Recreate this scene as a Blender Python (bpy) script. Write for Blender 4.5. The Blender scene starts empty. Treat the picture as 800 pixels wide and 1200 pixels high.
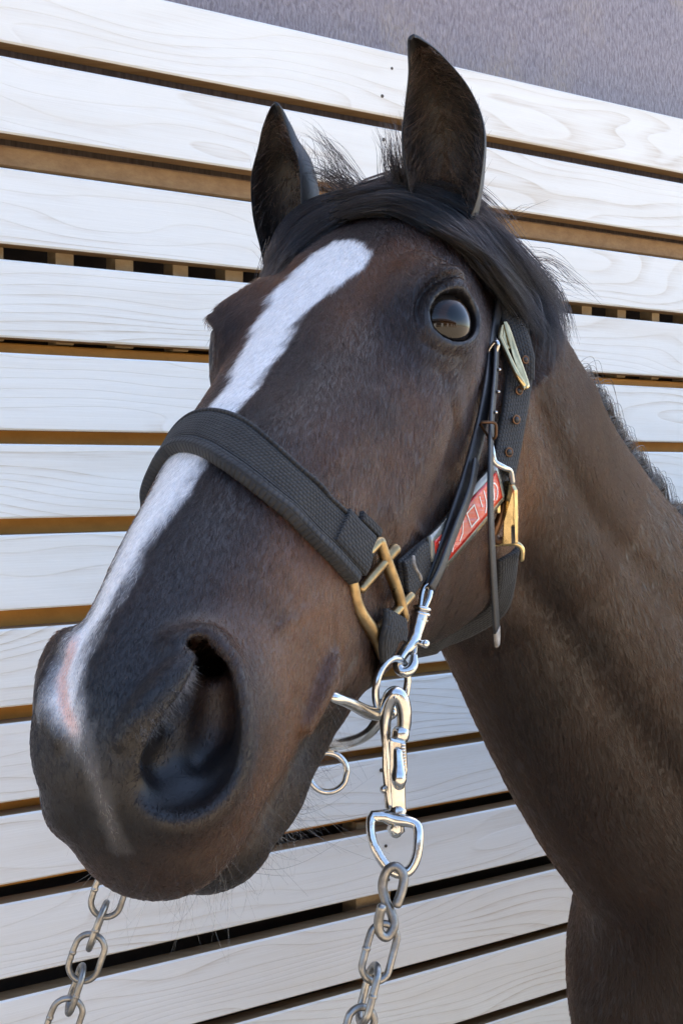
import bpy, bmesh, math, random
import numpy as np
from mathutils import Vector, Matrix
from mathutils.bvhtree import BVHTree
random.seed(7); RNG = np.random.default_rng(11)
SC = bpy.context.scene
COL = SC.collection
R = math.radians

# ------------------------------------------------------------------ camera, sky, sun, exposure
CAM_H = 1.65; PITCH = R(1.8); FPX = 1500.0
cam_d = bpy.data.cameras.new('camera'); cam = bpy.data.objects.new('camera', cam_d); COL.objects.link(cam)
cam_d.sensor_fit = 'VERTICAL'; cam_d.sensor_height = 36; cam_d.lens = 36 * FPX / 1200
cam_d.clip_start = 0.02; cam_d.clip_end = 3000
cam.location = (0, 0, CAM_H); cam.rotation_euler = (R(90) - PITCH, 0, 0)
cam_d.dof.use_dof = True; cam_d.dof.focus_distance = 0.85; cam_d.dof.aperture_fstop = 110
SC.camera = cam

SUN_EL, SUN_AZ = R(52), R(12)      # azimuth measured from +Y (behind the board wall) towards +X
w = bpy.data.worlds.new('World'); SC.world = w; w.use_nodes = True
nt = w.node_tree; sky = nt.nodes.new('ShaderNodeTexSky'); sky.sky_type = 'NISHITA'
sky.sun_disc = False; sky.sun_elevation = SUN_EL; sky.sun_rotation = SUN_AZ; sky.dust_density = 1.3; sky.air_density = 1.0; sky.ozone_density = 1.0
bg = nt.nodes['Background']; nt.links.new(sky.outputs[0], bg.inputs[0]); bg.inputs[1].default_value = 0.12
sun_d = bpy.data.lights.new('sun', 'SUN'); sun = bpy.data.objects.new('sun', sun_d); COL.objects.link(sun)
sun_d.energy = 4.0; sun_d.angle = R(0.5); sun_d.color = (1.0, 0.94, 0.86)
sdir = Vector((math.sin(SUN_AZ) * math.cos(SUN_EL), math.cos(SUN_AZ) * math.cos(SUN_EL), math.sin(SUN_EL)))
sun.rotation_euler = sdir.to_track_quat('Z', 'Y').to_euler(); sun.location = (0, 8, 9)
SC.view_settings.view_transform = 'Standard'; SC.view_settings.look = 'None'
SC.view_settings.exposure = 2.28; SC.view_settings.gamma = 1
SC.cycles.use_denoising = True; SC.cycles.max_bounces = 8; SC.cycles.caustics_reflective = False; SC.cycles.caustics_refractive = False

# ------------------------------------------------------------------ helpers
CP, SP = math.cos(PITCH), math.sin(PITCH)
CW = np.array([[1, 0, 0], [0, -SP, CP], [0, -CP, -SP]])          # columns: camera right, down, forward -> world
def world(c):                                                     # camera coords in cm (right, down, forward) -> world metres
    c = np.asarray(c, float)
    return c @ CW.T * 0.01 + np.array([0, 0, CAM_H])
def ray(px, py): return np.array([(px - 400) / FPX, (py - 600) / FPX, 1.0])
def pt(px, py, d): return world(ray(px, py) * d)

HR = np.array([[0.9015, -0.2959, 0.3159], [-0.07, 0.6206, 0.781], [-0.4272, -0.7261, 0.5388]])  # head frame -> camera frame
HT = np.array([3.3, -26.9, 100.04])
HR = np.linalg.svd(HR)[0] @ np.linalg.svd(HR)[2]
def h2w(p): return world(np.asarray(p, float) @ HR.T + HT)        # head frame cm (left, towards muzzle, towards jaw) -> world
def c2h(c): return (np.asarray(c, float) - HT) @ HR               # camera cm -> head frame cm

def tag(o, label=None, cat=None, group=None, kind=None):
    if label: o['label'] = label
    if cat: o['category'] = cat
    if group: o['group'] = group
    if kind: o['kind'] = kind
    return o
def empty(name, loc, label, cat, group=None):
    o = bpy.data.objects.new(name, None); COL.objects.link(o); o.location = loc; o.empty_display_size = 0.05
    return tag(o, label, cat, group)
def link(name, me, m=None, parent=None):
    o = bpy.data.objects.new(name, me); COL.objects.link(o)
    if m is not None and len(me.materials) == 0: me.materials.append(m)
    if parent is not None:
        o.parent = parent
        o.matrix_parent_inverse = Matrix.Translation(-wloc(parent))
    return o
def wloc(o):
    v = Vector(o.location)
    while o.parent is not None: break
    return v
def mesh(name, V, F, smooth=True):
    me = bpy.data.meshes.new(name)
    V = np.asarray(V, np.float32)
    if isinstance(F, np.ndarray) and F.ndim == 2:
        n, k = F.shape
        me.vertices.add(len(V)); me.vertices.foreach_set('co', V.ravel())
        me.loops.add(n * k); me.loops.foreach_set('vertex_index', F.astype(np.int32).ravel())
        me.polygons.add(n); me.polygons.foreach_set('loop_start', np.arange(0, n * k, k, dtype=np.int32))
        me.polygons.foreach_set('loop_total', np.full(n, k, np.int32))
        me.update(calc_edges=True)
    else:
        me.from_pydata([tuple(v) for v in V.tolist()], [], [tuple(f) for f in F])
    me.validate()
    if smooth: me.polygons.foreach_set('use_smooth', np.ones(len(me.polygons), bool))
    return me
# ------------------------------------------------------------------ materials
def mat(name):
    m = bpy.data.materials.new(name); m.use_nodes = True
    return m, m.node_tree, m.node_tree.nodes['Principled BSDF']
class G:                                                          # a small node-graph writer
    def __init__(s, nt): s.nt = nt
    def n(s, t, ins=None, **kw):
        x = s.nt.nodes.new('ShaderNode' + t)
        for k, v in kw.items(): setattr(x, k, v)
        for k, v in (ins or {}).items():
            if isinstance(v, bpy.types.NodeSocket): s.nt.links.new(v, x.inputs[k])
            else: x.inputs[k].default_value = v
        return x
    def math(s, op, a, b=0.0, c=None):
        d = {0: a, 1: b}
        if c is not None: d[2] = c
        return s.n('Math', d, operation=op).outputs[0]
    def mix(s, f, a, b, blend='MIX'):
        x = s.n('Mix', data_type='RGBA', blend_type=blend)
        for i, v in ((0, f), (6, a), (7, b)):
            if isinstance(v, bpy.types.NodeSocket): s.nt.links.new(v, x.inputs[i])
            else: x.inputs[i].default_value = v if i == 0 else (tuple(v) + (1,))[:4]
        return x.outputs[2]
    def ramp(s, f, stops):
        x = s.n('ValToRGB', {0: f}); e = x.color_ramp.elements
        while len(e) < len(stops): e.new(.5)
        for el, (p, c) in zip(e, stops):
            el.position = p; el.color = (c, c, c, 1) if not isinstance(c, tuple) else tuple(c) + (1,)
        return x.outputs[0]
    def noise(s, vec, scale, detail=4, rough=.55, dist=0):
        return s.n('TexNoise', {'Vector': vec, 'Scale': scale, 'Detail': detail, 'Roughness': rough, 'Distortion': dist}).outputs['Fac']
    def mapping(s, vec, scale=(1, 1, 1), loc=(0, 0, 0)):
        return s.n('Mapping', {'Vector': vec, 'Scale': scale, 'Location': loc}).outputs[0]
    def bump(s, h, strength, dist, normal=None):
        d = {'Height': h, 'Strength': strength, 'Distance': dist}
        if normal is not None: d['Normal'] = normal
        return s.n('Bump', d).outputs[0]

def wood_paint():
    m, nt, b = mat('limewashed board'); g = G(nt)
    uv = g.n('UVMap', uv_map='UVMap').outputs[0]
    rnd = g.n('ObjectInfo').outputs['Random']
    off = g.n('CombineXYZ', {0: g.math('MULTIPLY', rnd, 37.0), 1: g.math('MULTIPLY', rnd, 11.0), 2: g.math('MULTIPLY', rnd, 53.0)}).outputs[0]
    v = g.n('VectorMath', {0: uv, 1: off}, operation='ADD').outputs[0]
    # growth rings: cathedral grain from a slowly bent, very stretched field
    warp = g.noise(g.mapping(v, (1.1, 5.0, 1)), 1.0, 2, .5)
    yy = g.n('SeparateXYZ', {0: v}).outputs[1]
    field = g.math('ADD', g.math('MULTIPLY', yy, 52.0), g.math('MULTIPLY', warp, 19.0))
    saw = g.math('FRACT', field)
    line = g.ramp(saw, [(0, 0.0), (.55, .08), (.86, .75), (.94, 1.0), (1, .0)])
    fine = g.noise(g.mapping(v, (9, 420, 1)), 1.0, 3, .6)
    patch = g.noise(g.mapping(v, (2.5, 9, 1)), 1.0, 4, .6)
    speck = g.noise(g.mapping(v, (60, 500, 1)), 1.0, 2, .5)
    wear = g.math('MULTIPLY', g.math('MULTIPLY', line, g.ramp(patch, [(.42, .06), (.68, .85)])), g.ramp(fine, [(.35, .3), (.65, 1.0)]))
    wear = g.math('ADD', wear, g.math('MULTIPLY', g.ramp(patch, [(.52, 0.0), (.8, .5)]), g.ramp(speck, [(.5, 0.0), (.75, .5)])))
    # knots
    vk = g.n('TexVoronoi', {'Vector': g.mapping(v, (2.3, 7.5, 1)), 'Scale': 1.0, 'Randomness': 1.0}, feature='F1')
    knot = g.ramp(vk.outputs['Distance'], [(0.0, 1.0), (.045, .8), (.075, 0.0)])
    kk = g.n('SeparateColor', {0: vk.outputs['Color']}).outputs[0]
    knot = g.math('MULTIPLY', knot, g.math('GREATER_THAN', kk, .55))
    white = g.mix(g.noise(v, 3.0, 3), (.80, .80, .755), (.85, .85, .815))
    col = g.mix(g.math('MULTIPLY', wear, .85), white, (.44, .335, .205))
    col = g.mix(g.math('MULTIPLY', knot, .55), col, (.22, .15, .09))
    thin = g.noise(g.mapping(v, (1.6, 26, 1)), 1.0, 4, .6)
    col = g.mix(g.math('MULTIPLY', g.ramp(thin, [(.46, 0.0), (.78, 1.0)]), .26), col, (.60, .50, .36))
    dirt = g.noise(g.mapping(v, (1.3, 2.0, 1)), 2.0, 5, .6)
    col = g.mix(g.math('MULTIPLY', g.ramp(dirt, [(.5, 0.0), (.8, 1.0)]), .16), col, (.52, .47, .40))
    nt.links.new(col, b.inputs['Base Color'])
    b.inputs['Roughness'].default_value = .62
    h = g.math('ADD', g.math('MULTIPLY', fine, .45), g.math('MULTIPLY', line, -.5))
    h = g.math('ADD', h, g.math('MULTIPLY', g.noise(v, 45, 3), .25))
    nt.links.new(g.bump(h, .55, .0012), b.inputs['Normal'])
    return m
def wood_raw(name, c1, c2, rough=.8, sc=(4, 60, 60)):
    m, nt, b = mat(name); g = G(nt)
    o = g.n('TexCoord').outputs['Object']
    f = g.noise(g.mapping(o, sc), 1.0, 5, .65); f2 = g.noise(o, 9.0, 4)
    col = g.mix(g.ramp(f, [(.3, 0.0), (.7, 1.0)]), c1, c2)
    col = g.mix(g.math('MULTIPLY', f2, .35), col, tuple(x * .5 for x in c1))
    nt.links.new(col, b.inputs['Base Color']); b.inputs['Roughness'].default_value = rough
    nt.links.new(g.bump(f, .5, .002), b.inputs['Normal'])
    return m
def ribbed():
    m, nt, b = mat('weathered mauve sheet'); g = G(nt)
    uv = g.n('UVMap', uv_map='UVMap').outputs[0]
    st = g.noise(g.mapping(uv, (190, 62, 1)), 1.0, 3, .6, .6)
    big = g.noise(g.mapping(uv, (3, 2, 1)), 1.0, 5, .6)
    fl = g.noise(g.mapping(uv, (200, 60, 1)), 1.0, 2, .5)
    col = g.mix(g.ramp(st, [(.3, 0.0), (.7, 1.0)]), (.16, .125, .135), (.33, .285, .30))
    col = g.mix(g.math('MULTIPLY', g.ramp(big, [(.52, 0.0), (.68, 1.0)]), g.ramp(fl, [(.4, .2), (.6, .75)])), col, (.40, .31, .21))
    nt.links.new(col, b.inputs['Base Color']); b.inputs['Roughness'].default_value = .42
    nt.links.new(g.bump(st, .8, .004), b.inputs['Normal'])
    return m
def simple(name, c, rough=.5, metal=0.0, bump_s=0.0, bump_sc=300, var=.0, c2=None):
    m, nt, b = mat(name); g = G(nt)
    o = g.n('TexCoord').outputs['Object']
    f = g.noise(o, bump_sc, 4, .6); f2 = g.noise(o, bump_sc * .12, 5, .65)
    c2 = c2 or tuple(x * (1 - var) for x in c)
    nt.links.new(g.mix(g.ramp(f2, [(.38, 0.0), (.66, 1.0)]), c, c2), b.inputs['Base Color'])
    b.inputs['Metallic'].default_value = metal
    rr = g.n('MapRange', {0: f2, 1: .3, 2: .7, 3: rough * .75, 4: min(1, rough * 1.35)}).outputs[0]
    nt.links.new(rr, b.inputs['Roughness'])
    if bump_s: nt.links.new(g.bump(f, bump_s, .0006), b.inputs['Normal'])
    return m
def webbing(name, c1, c2, rows=150., cols=90., strength=.9, dust=.25):
    m, nt, b = mat(name); g = G(nt)
    uv = g.n('UVMap', uv_map='UVMap').outputs[0]
    s = g.n('SeparateXYZ', {0: uv})
    u, v = s.outputs[0], s.outputs[1]
    jit = g.math('MULTIPLY', g.noise(uv, 130, 2), .6)
    row = g.math('ADD', g.math('MULTIPLY', u, rows), jit)
    k = g.math('MULTIPLY', v, cols)
    alt = g.math('MULTIPLY', g.math('MODULO', g.math('FLOOR', k), 2.0), .5)
    a = g.math('ABSOLUTE', g.math('SINE', g.math('MULTIPLY', g.math('ADD', row, alt), math.pi)))
    bb = g.math('ABSOLUTE', g.math('SINE', g.math('MULTIPLY', k, math.pi)))
    h = g.math('MULTIPLY', g.math('POWER', a, .6), g.math('POWER', bb, .5))
    f = g.noise(uv, 60, 4, .6); fz = g.noise(uv, 1500, 3, .7)
    col = g.mix(h, tuple(x * .35 for x in c1), c1)
    col = g.mix(g.math('MULTIPLY', g.ramp(f, [(.4, 0.0), (.75, 1.0)]), dust), col, c2)
    col = g.mix(g.math('MULTIPLY', g.ramp(fz, [(.55, 0.0), (.75, 1.0)]), dust), col, c2)
    nt.links.new(col, b.inputs['Base Color']); b.inputs['Roughness'].default_value = .75
    b.inputs['Sheen Weight'].default_value = .05; b.inputs['Sheen Roughness'].default_value = .4
    h2 = g.math('ADD', h, g.math('MULTIPLY', fz, .5))
    nt.links.new(g.bump(h2, strength, .0011), b.inputs['Normal'])
    return m
def coat_mat():
    m, nt, b = mat('short dark coat'); g = G(nt)
    c = g.n('Attribute', attribute_name='coat').outputs['Color']
    o = g.n('TexCoord').outputs['Object']
    f = g.noise(g.mapping(o, (1, 1, 1)), 900, 3, .7); f2 = g.noise(o, 160, 4, .6)
    k = g.math('ADD', g.math('MULTIPLY', f, .9), g.math('MULTIPLY', f2, .5))
    col = g.mix(1.0, c, g.ramp(k, [(.35, .55), (.95, 1.45)]), 'MULTIPLY')
    nt.links.new(col, b.inputs['Base Color'])
    sk = g.n('Attribute', attribute_name='skin').outputs['Fac']
    nt.links.new(g.n('MapRange', {0: sk, 3: .42, 4: .36}).outputs[0], b.inputs['Roughness'])
    b.inputs['Specular IOR Level'].default_value = .5
    nt.links.new(g.bump(g.math('ADD', f, g.math('MULTIPLY', f2, .8)), .30, .0012), b.inputs['Normal'])
    return m
def hair_mat(name, rough=.35, coat=True):
    m = bpy.data.materials.new(name); m.use_nodes = True; nt = m.node_tree; g = G(nt)
    nt.nodes.remove(nt.nodes['Principled BSDF'])
    c = g.n('Attribute', attribute_name='col').outputs['Color']
    h = g.n('BsdfHairPrincipled', {'Color': c, 'Roughness': rough, 'Radial Roughness': rough + .05, 'IOR': 1.4, 'Random Roughness': .3})
    nt.links.new(h.outputs[0], nt.nodes['Material Output'].inputs[0])
    return m
M = {}
M['paint'] = wood_paint()
M['edge'] = wood_raw('bare sawn board edge', (.27, .155, .07), (.42, .27, .13))
M['ochre'] = wood_raw('ochre stained sheathing', (.46, .215, .035), (.56, .27, .05), .7)
M['batten'] = wood_raw('pale sawn batten', (.38, .27, .15), (.52, .40, .25))
M['dark'] = wood_raw('dark timber and gap shade', (.045, .030, .019), (.07, .046, .03))
M['back'] = wood_raw('grey brown ribbed backing', (.10, .07, .05), (.24, .18, .14), .8, (160, 160, 8))
M['sheet'] = ribbed()
M['coat'] = coat_mat()
M['hair'] = hair_mat('coat hair', .26)
M['mane'] = hair_mat('mane hair', .22)
M['web'] = webbing('black nylon webbing', (.011, .0115, .0125), (.05, .05, .05), 260., 420.)
M['pad'] = webbing('dusty padded webbing', (.013, .0135, .014), (.065, .065, .06), 420., 430., 1.0, .3)
M['bind'] = webbing('black binding tape', (.017, .018, .020), (.07, .07, .07), 300., 260., .8, .35)
M['leather'] = simple('black leather', (.020, .020, .022), .38, 0, .5, 900, .3)
M['worn'] = simple('worn leather tip', (.45, .42, .38), .7, 0, .8, 500, .8)
M['brass'] = simple('tarnished brass', (.40, .29, .15), .34, 1, .25, 700, 0, (.24, .165, .085))
M['brass2'] = simple('bright brass', (.68, .53, .28), .22, 1, .15, 500, 0, (.42, .31, .15))
M['steel'] = simple('polished steel', (.66, .65, .62), .17, 1, .15, 500, 0, (.46, .44, .41))
M['zinc'] = simple('dull galvanised steel', (.33, .32, .30), .38, 1, .3, 700, 0, (.21, .20, .185))
M['copper'] = simple('old copper', (.17, .095, .055), .45, 1, .2, 500, .4)
M['eye'] = None
# ------------------------------------------------------------------ the board wall, the sheet wall above it, the yard
WD = np.array([.826, .563, 0]); WN = np.array([.563, -.826, 0])   # along the wall; out of it, towards the horse
D0 = 1.74
WO = pt(0, 553, D0 * 100)
def wall_z(px, py):
    c = np.array([0, 0, CAM_H]); d = world(ray(px, py)) - c
    t = ((WO - c) @ WN) / (d @ WN); p = c + t * d
    return p[2], (p - WO) @ WD
def box_wall(name, s0, s1, z0, z1, d0, d1, m, parent, m2=None, bevel=.002, jit=0):
    # a box in wall axes: s along, z up, d out of the wall
    bm = bmesh.new(); uvl = bm.loops.layers.uv.new('UVMap')
    ns = 14 if s1 - s0 > 2 else 1
    ring = []
    for i in range(ns + 1):
        s = s0 + (s1 - s0) * i / ns
        j = [random.uniform(-jit, jit) for _ in range(3)]
        q = [(z0 + j[0], d0), (z0 + j[0], d1 - bevel + j[2]), (z0 + bevel + j[0], d1 + j[2]), (z1 - bevel + j[1], d1 + j[2]), (z1 + j[1], d1 - bevel + j[2]), (z1 + j[1], d0)]
        ring.append([(bm.verts.new(WO * [1, 1, 0] + WD * s + WN * d + np.array([0, 0, z])), s, z, d) for z, d in q])
    def face(vs, mi):
        f = bm.faces.new([v[0] for v in vs]); f.material_index = mi
        for lp, v in zip(f.loops, vs): lp[uvl].uv = (v[1], v[2] + (v[3] if mi else 0))
    for i in range(ns):
        a, b = ring[i], ring[i+1]
        for k in range(6):
            k2 = (k + 1) % 6
            face([a[k], a[k2], b[k2], b[k]], 0 if k in (1, 2, 3) or m2 is None else 1)
    face(ring[0][::-1], 1 if m2 else 0); face(ring[-1], 1 if m2 else 0)
    bmesh.ops.recalc_face_normals(bm, faces=bm.faces)
    me = bpy.data.meshes.new(name); bm.to_mesh(me); bm.free()
    me.materials.append(m)
    if m2: me.materials.append(m2)
    return link(name, me, None, parent)
wall = empty('board_wall', WO * [1, 1, 0], 'wall of wide limewashed horizontal boards with open gaps behind the dark horse', 'wall')
tops = [-37, 71, 200, 306, 414, 520, 627, 736, 845, 952, 1055, 1167]
bots = [54, 160, 287.5, 396, 504, 607, 714, 827, 937, 1032, 1142, 1254]
S0, S1 = -2.6, 6.4
zs = []
for a, b in zip(tops, bots):
    zs.append((wall_z(0, a)[0], wall_z(0, b)[0]))
z = zs[-1][1] - .017
while z - .105 > .06:
    zs.append((z, z - .106)); z -= .123
for k, (zt_, zb_) in enumerate(zs):
    box_wall('board', S0, S1, zb_, zt_, -.011, .021, M['paint'], wall, M['edge'], .0025, .0009)
zt = lambda y: wall_z(0, y)[0]
# behind the gaps: rails and battens, ochre sheathing lower down, dark sheets for the shade between
box_wall('rail', S0, S1, zt(192), zt(165), -.056, -.015, M['edge'], wall, None, .003, .002)
k = 0
s = -.30
while s < 5.2:
    wdt = .020 + .012 * random.random()
    box_wall('batten', s, s + wdt, zt(398), zt(206), -.045, -.014, M['batten'], wall); s += .088 + .012 * random.random(); k += 1
box_wall('sheathing', S0, S1, zt(1044), zt(400), -.040, -.0135, M['ochre'], wall)
box_wall('shade_sheet', S0, S1, .0, zt(1046), -.075, -.055, M['dark'], wall)  # dark sheet whose colour stands in for shade behind the open gaps
box_wall('shade_sheet', S0, S1, zt(399), zt(196), -.135, -.115, M['dark'], wall)
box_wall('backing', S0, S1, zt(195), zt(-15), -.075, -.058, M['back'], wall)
for s in np.arange(S0 + .5, S1, .9):
    box_wall('post', s, s + .07, 0, zt(1047), -.054, -.013, M['batten'], wall)
# a nail or two where each board crosses a post
nail_m = simple('dark nail head', (.10, .085, .07), .6, .6)
def nail(s, z, r):
    bm = bmesh.new(); c = WO * [1, 1, 0] + WD * s + np.array([0, 0, z])
    a = [bm.verts.new(c + WN * .0225 + (WD * math.cos(t) + np.array([0, 0, 1]) * math.sin(t)) * r) for t in np.linspace(0, 6.283, 9)[:-1]]
    b = [bm.verts.new(c + WN * .019 + (WD * math.cos(t) + np.array([0, 0, 1]) * math.sin(t)) * r) for t in np.linspace(0, 6.283, 9)[:-1]]
    bm.faces.new(a)
    for i in range(8): bm.faces.new((a[i], b[i], b[(i+1) % 8], a[(i+1) % 8]))
    bmesh.ops.recalc_face_normals(bm, faces=bm.faces); me = bpy.data.meshes.new('nail'); bm.to_mesh(me); bm.free(); link('nail', me, nail_m, wall)
for zt_, zb_ in zs[:12]:
    for s in np.arange(S0 + .535, 2.6, .9):
        for f_ in (.25, .75): nail(s + random.uniform(-.012, .012), zb_ + (zt_ - zb_) * f_ + random.uniform(-.006, .006), random.uniform(.0024, .0034))
# the sheet-clad stable wall that stands behind and above the boards
sheet = box_wall('sheet_wall', S0 - .6, S1 + 1.5, 0, 5.2, -.55, -.20, M['sheet'], None, None, .004)
tag(sheet, 'tall mauve grey ribbed sheet wall rising above the white boards', 'wall')

# yard: one sheet of pale sandy ground to the horizon
def yard():
    m, nt, b = mat('sandy yard'); g = G(nt)
    o = g.n('TexCoord').outputs['Object']
    f = g.noise(o, 1.2, 6, .65); f2 = g.noise(o, 40, 4, .6)
    col = g.mix(f, (.36, .28, .19), (.50, .41, .29)); col = g.mix(g.math('MULTIPLY', f2, .5), col, (.28, .22, .155))
    nt.links.new(col, b.inputs['Base Color']); b.inputs['Roughness'].default_value = .9
    nt.links.new(g.bump(f2, .6, .02), b.inputs['Normal'])
    return m
n = 24; xs = np.sign(np.linspace(-1, 1, n)) * np.abs(np.linspace(-1, 1, n))**3 * 900
VV = [(x, y, 0) for y in xs for x in xs]; FF = np.array([(j*n+i, j*n+i+1, (j+1)*n+i+1, (j+1)*n+i) for j in range(n-1) for i in range(n-1)])
tag(link('ground', mesh('ground', VV, FF, False), yard()), kind='structure')

# the stable block across the yard, behind the camera: the eye and the metal mirror it
stb = empty('stable_block', (1, -12.5, 0), 'long dark timber stable block with white doors across the yard behind the viewer', 'stable')
def boxm(name, lo, hi, m, parent):
    bm = bmesh.new(); bmesh.ops.create_cube(bm, size=1)
    for v in bm.verts: v.co = Vector([lo[i] + (v.co[i] + .5) * (hi[i] - lo[i]) for i in range(3)])
    bmesh.ops.bevel(bm, geom=bm.edges[:], offset=.01, segments=1, affect='EDGES')
    me = bpy.data.meshes.new(name); bm.to_mesh(me); bm.free(); return link(name, me, m, parent)
boxm('wall', (-18, -15, 0), (20, -10, 4.0), M['dark'], stb)
rf = mesh('roof', [(-19, -9.3, 3.9), (21, -9.3, 3.9), (21, -12.5, 6.0), (-19, -12.5, 6.0), (-19, -15.7, 3.9), (21, -15.7, 3.9), (-19, -9.3, 3.75), (21, -9.3, 3.75), (-19, -15.7, 3.75), (21, -15.7, 3.75)],
          [(0, 1, 2, 3), (3, 2, 5, 4), (6, 7, 1, 0), (4, 5, 9, 8), (0, 3, 4, 8, 6), (1, 7, 9, 5, 2), (6, 8, 9, 7)], False)
link('roof', rf, simple('slate roof', (.05, .05, .055), .6), stb)
for x in np.arange(-15, 19, 4.2): boxm('door', (x, -10.03, .05), (x + 1.2, -9.96, 2.2), M['print'] if 'print' in M else simple('door paint', (.6, .6, .58)), stb)
fen = empty('rail_fence', (1, -5.5, 0), 'low pale post and rail fence across the yard behind the viewer', 'fence')
for z_ in (.55, 1.1): boxm('rail', (-14, -5.53, z_), (15, -5.48, z_ + .11), M['batten'], fen)
for x in np.arange(-14, 15.1, 2.4): boxm('post', (x, -5.63, 0), (x + .1, -5.54, 1.3), M['batten'], fen)
# ------------------------------------------------------------------ the horse: one implicit surface
def table(y0, y1, rows):
    rows = np.array(rows, float); ys = np.arange(y0, y1 + .01, .25); out = []
    for c in range(1, rows.shape[1]):
        x, v = rows[:, 0], rows[:, c]
        dx = np.diff(x); s = np.diff(v) / dx; m = np.zeros_like(v)
        m[1:-1] = (s[:-1] * dx[1:] + s[1:] * dx[:-1]) / (dx[1:] + dx[:-1]); m[0], m[-1] = s[0], s[-1]
        i = np.clip(np.searchsorted(x, ys) - 1, 0, len(x) - 2); t = np.clip((ys - x[i]) / dx[i], 0, 1); h = dx[i]
        out.append(v[i] * (2*t**3 - 3*t**2 + 1) + h * m[i] * (t**3 - 2*t*t + t) + v[i+1] * (3*t*t - 2*t**3) + h * m[i+1] * (t**3 - t*t))
    return ys, np.array(out)
def smin(a, b, k):
    h = np.maximum(k - np.abs(a - b), 0) / k
    return np.minimum(a, b) - h * h * k * .25
def smax(a, b, k): return -smin(-a, -b, k)
def ell(p, c, r, M=None):
    q = p - np.array(c, np.float32)
    if M is not None: q = q @ np.asarray(M, np.float32)
    r = np.array(r, np.float32)
    k0 = np.linalg.norm(q / r, axis=1); k1 = np.linalg.norm(q / (r * r), axis=1) + 1e-6
    return k0 * (k0 - 1) / k1
def cone(p, a, b, ra, rb):                       # tapered capsule
    a = np.array(a, np.float32); b = np.array(b, np.float32); d = b - a
    t = np.clip(((p - a) @ d) / (d @ d), 0, 1)
    return np.linalg.norm(p - a - t[:, None] * d, axis=1) - (ra + (rb - ra) * t)
def chain(p, pts, rad, k=0.3):
    f = None
    for i in range(len(pts) - 1):
        g = cone(p, pts[i], pts[i+1], rad[i], rad[i+1]); f = g if f is None else smin(f, g, k)
    return f
def spl(pts, rad, n=4):                          # smooth a polyline and its radii
    pts = np.array(pts, float); rad = np.array(rad, float); P = np.c_[pts, rad]
    E = np.r_[[2 * P[0] - P[1]], P, [2 * P[-1] - P[-2]]]; out = []
    for i in range(1, len(E) - 2):
        for t in np.arange(n) / n:
            a, b, c, d = E[i-1:i+3]
            out.append(.5 * (2*b + (c-a)*t + (2*a-5*b+4*c-d)*t*t + (3*b-a-3*c+d)*t**3))
    out.append(P[-1]); out = np.array(out)
    return out[:, :3], out[:, 3]
def tube(p, pts, rad, n=4):                      # smooth tapered tube, exact union of its spans
    a, r = spl(pts, rad, n); f = None
    for i in range(len(a) - 1):
        g = cone(p, a[i], a[i+1], r[i], r[i+1]); f = g if f is None else np.minimum(f, g)
    return f
def bump(p, c, r):                               # smooth 0..1 falloff
    d2 = (((p - np.array(c, np.float32)) / np.array(r, np.float32))**2).sum(1)
    return np.exp(-d2)

#         y    top   bot   w    zc   nt   nb
HEAD_T = [(-3, 3.8, 19,  5.4, 11,  2,   2),
          (3,  2.0, 23,  6.8, 11,  2.3, 2),
          (8,  1.3, 27.6,8.0, 10,  2.8, 2.4),
          (12, 1.2, 29.2,8.6, 9.5, 2.8, 2.8),
          (17.5,1.2,30.0,8.7, 9,   2.5, 2.9),
          (23, 1.0, 28.8,8.6, 9,   2.5, 2.6),
          (28.5,.8, 25.2,8.0, 9.3, 2.4, 2.4),
          (34.5,.2, 21.8,7.2, 9.8, 2.3, 2.4),
          (39, .4,  19.0,6.8, 10.0,2.2, 2.6),
          (43, .5,  16.6,6.6, 10.0,2.1, 2.7),
          (46.3,.7, 14.8,6.2, 9.8, 2.0, 2.7),
          (50, 1.2, 14.3,5.7, 10,  1.9, 2.5),
          (54, 2.2, 14.4,5.3, 10,  2.0, 2.3),
          (58, 3.5, 14.8,4.9, 10,  2.1, 2.2),
          (64, 5,   14.5,4.6, 10,  2.1, 2.2)]
HY, HT_ = table(-3, 64, HEAD_T)
EYE_R = 2.65
def loft(x, y, z):
    T = [np.interp(y, HY, r) for r in HT_]
    zt, zb, w, zc, n1, n2 = T
    dz = z - zc; up = dz < 0
    a = np.where(up, zc - zt, zb - zc); n = np.where(up, n1, n2)
    r = np.sqrt(x * x + dz * dz) + 1e-4
    q = ((x / w)**n + (np.abs(dz) / a)**n)**(1 / n) + 1e-4
    return r * (1 - 1 / q)
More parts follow.
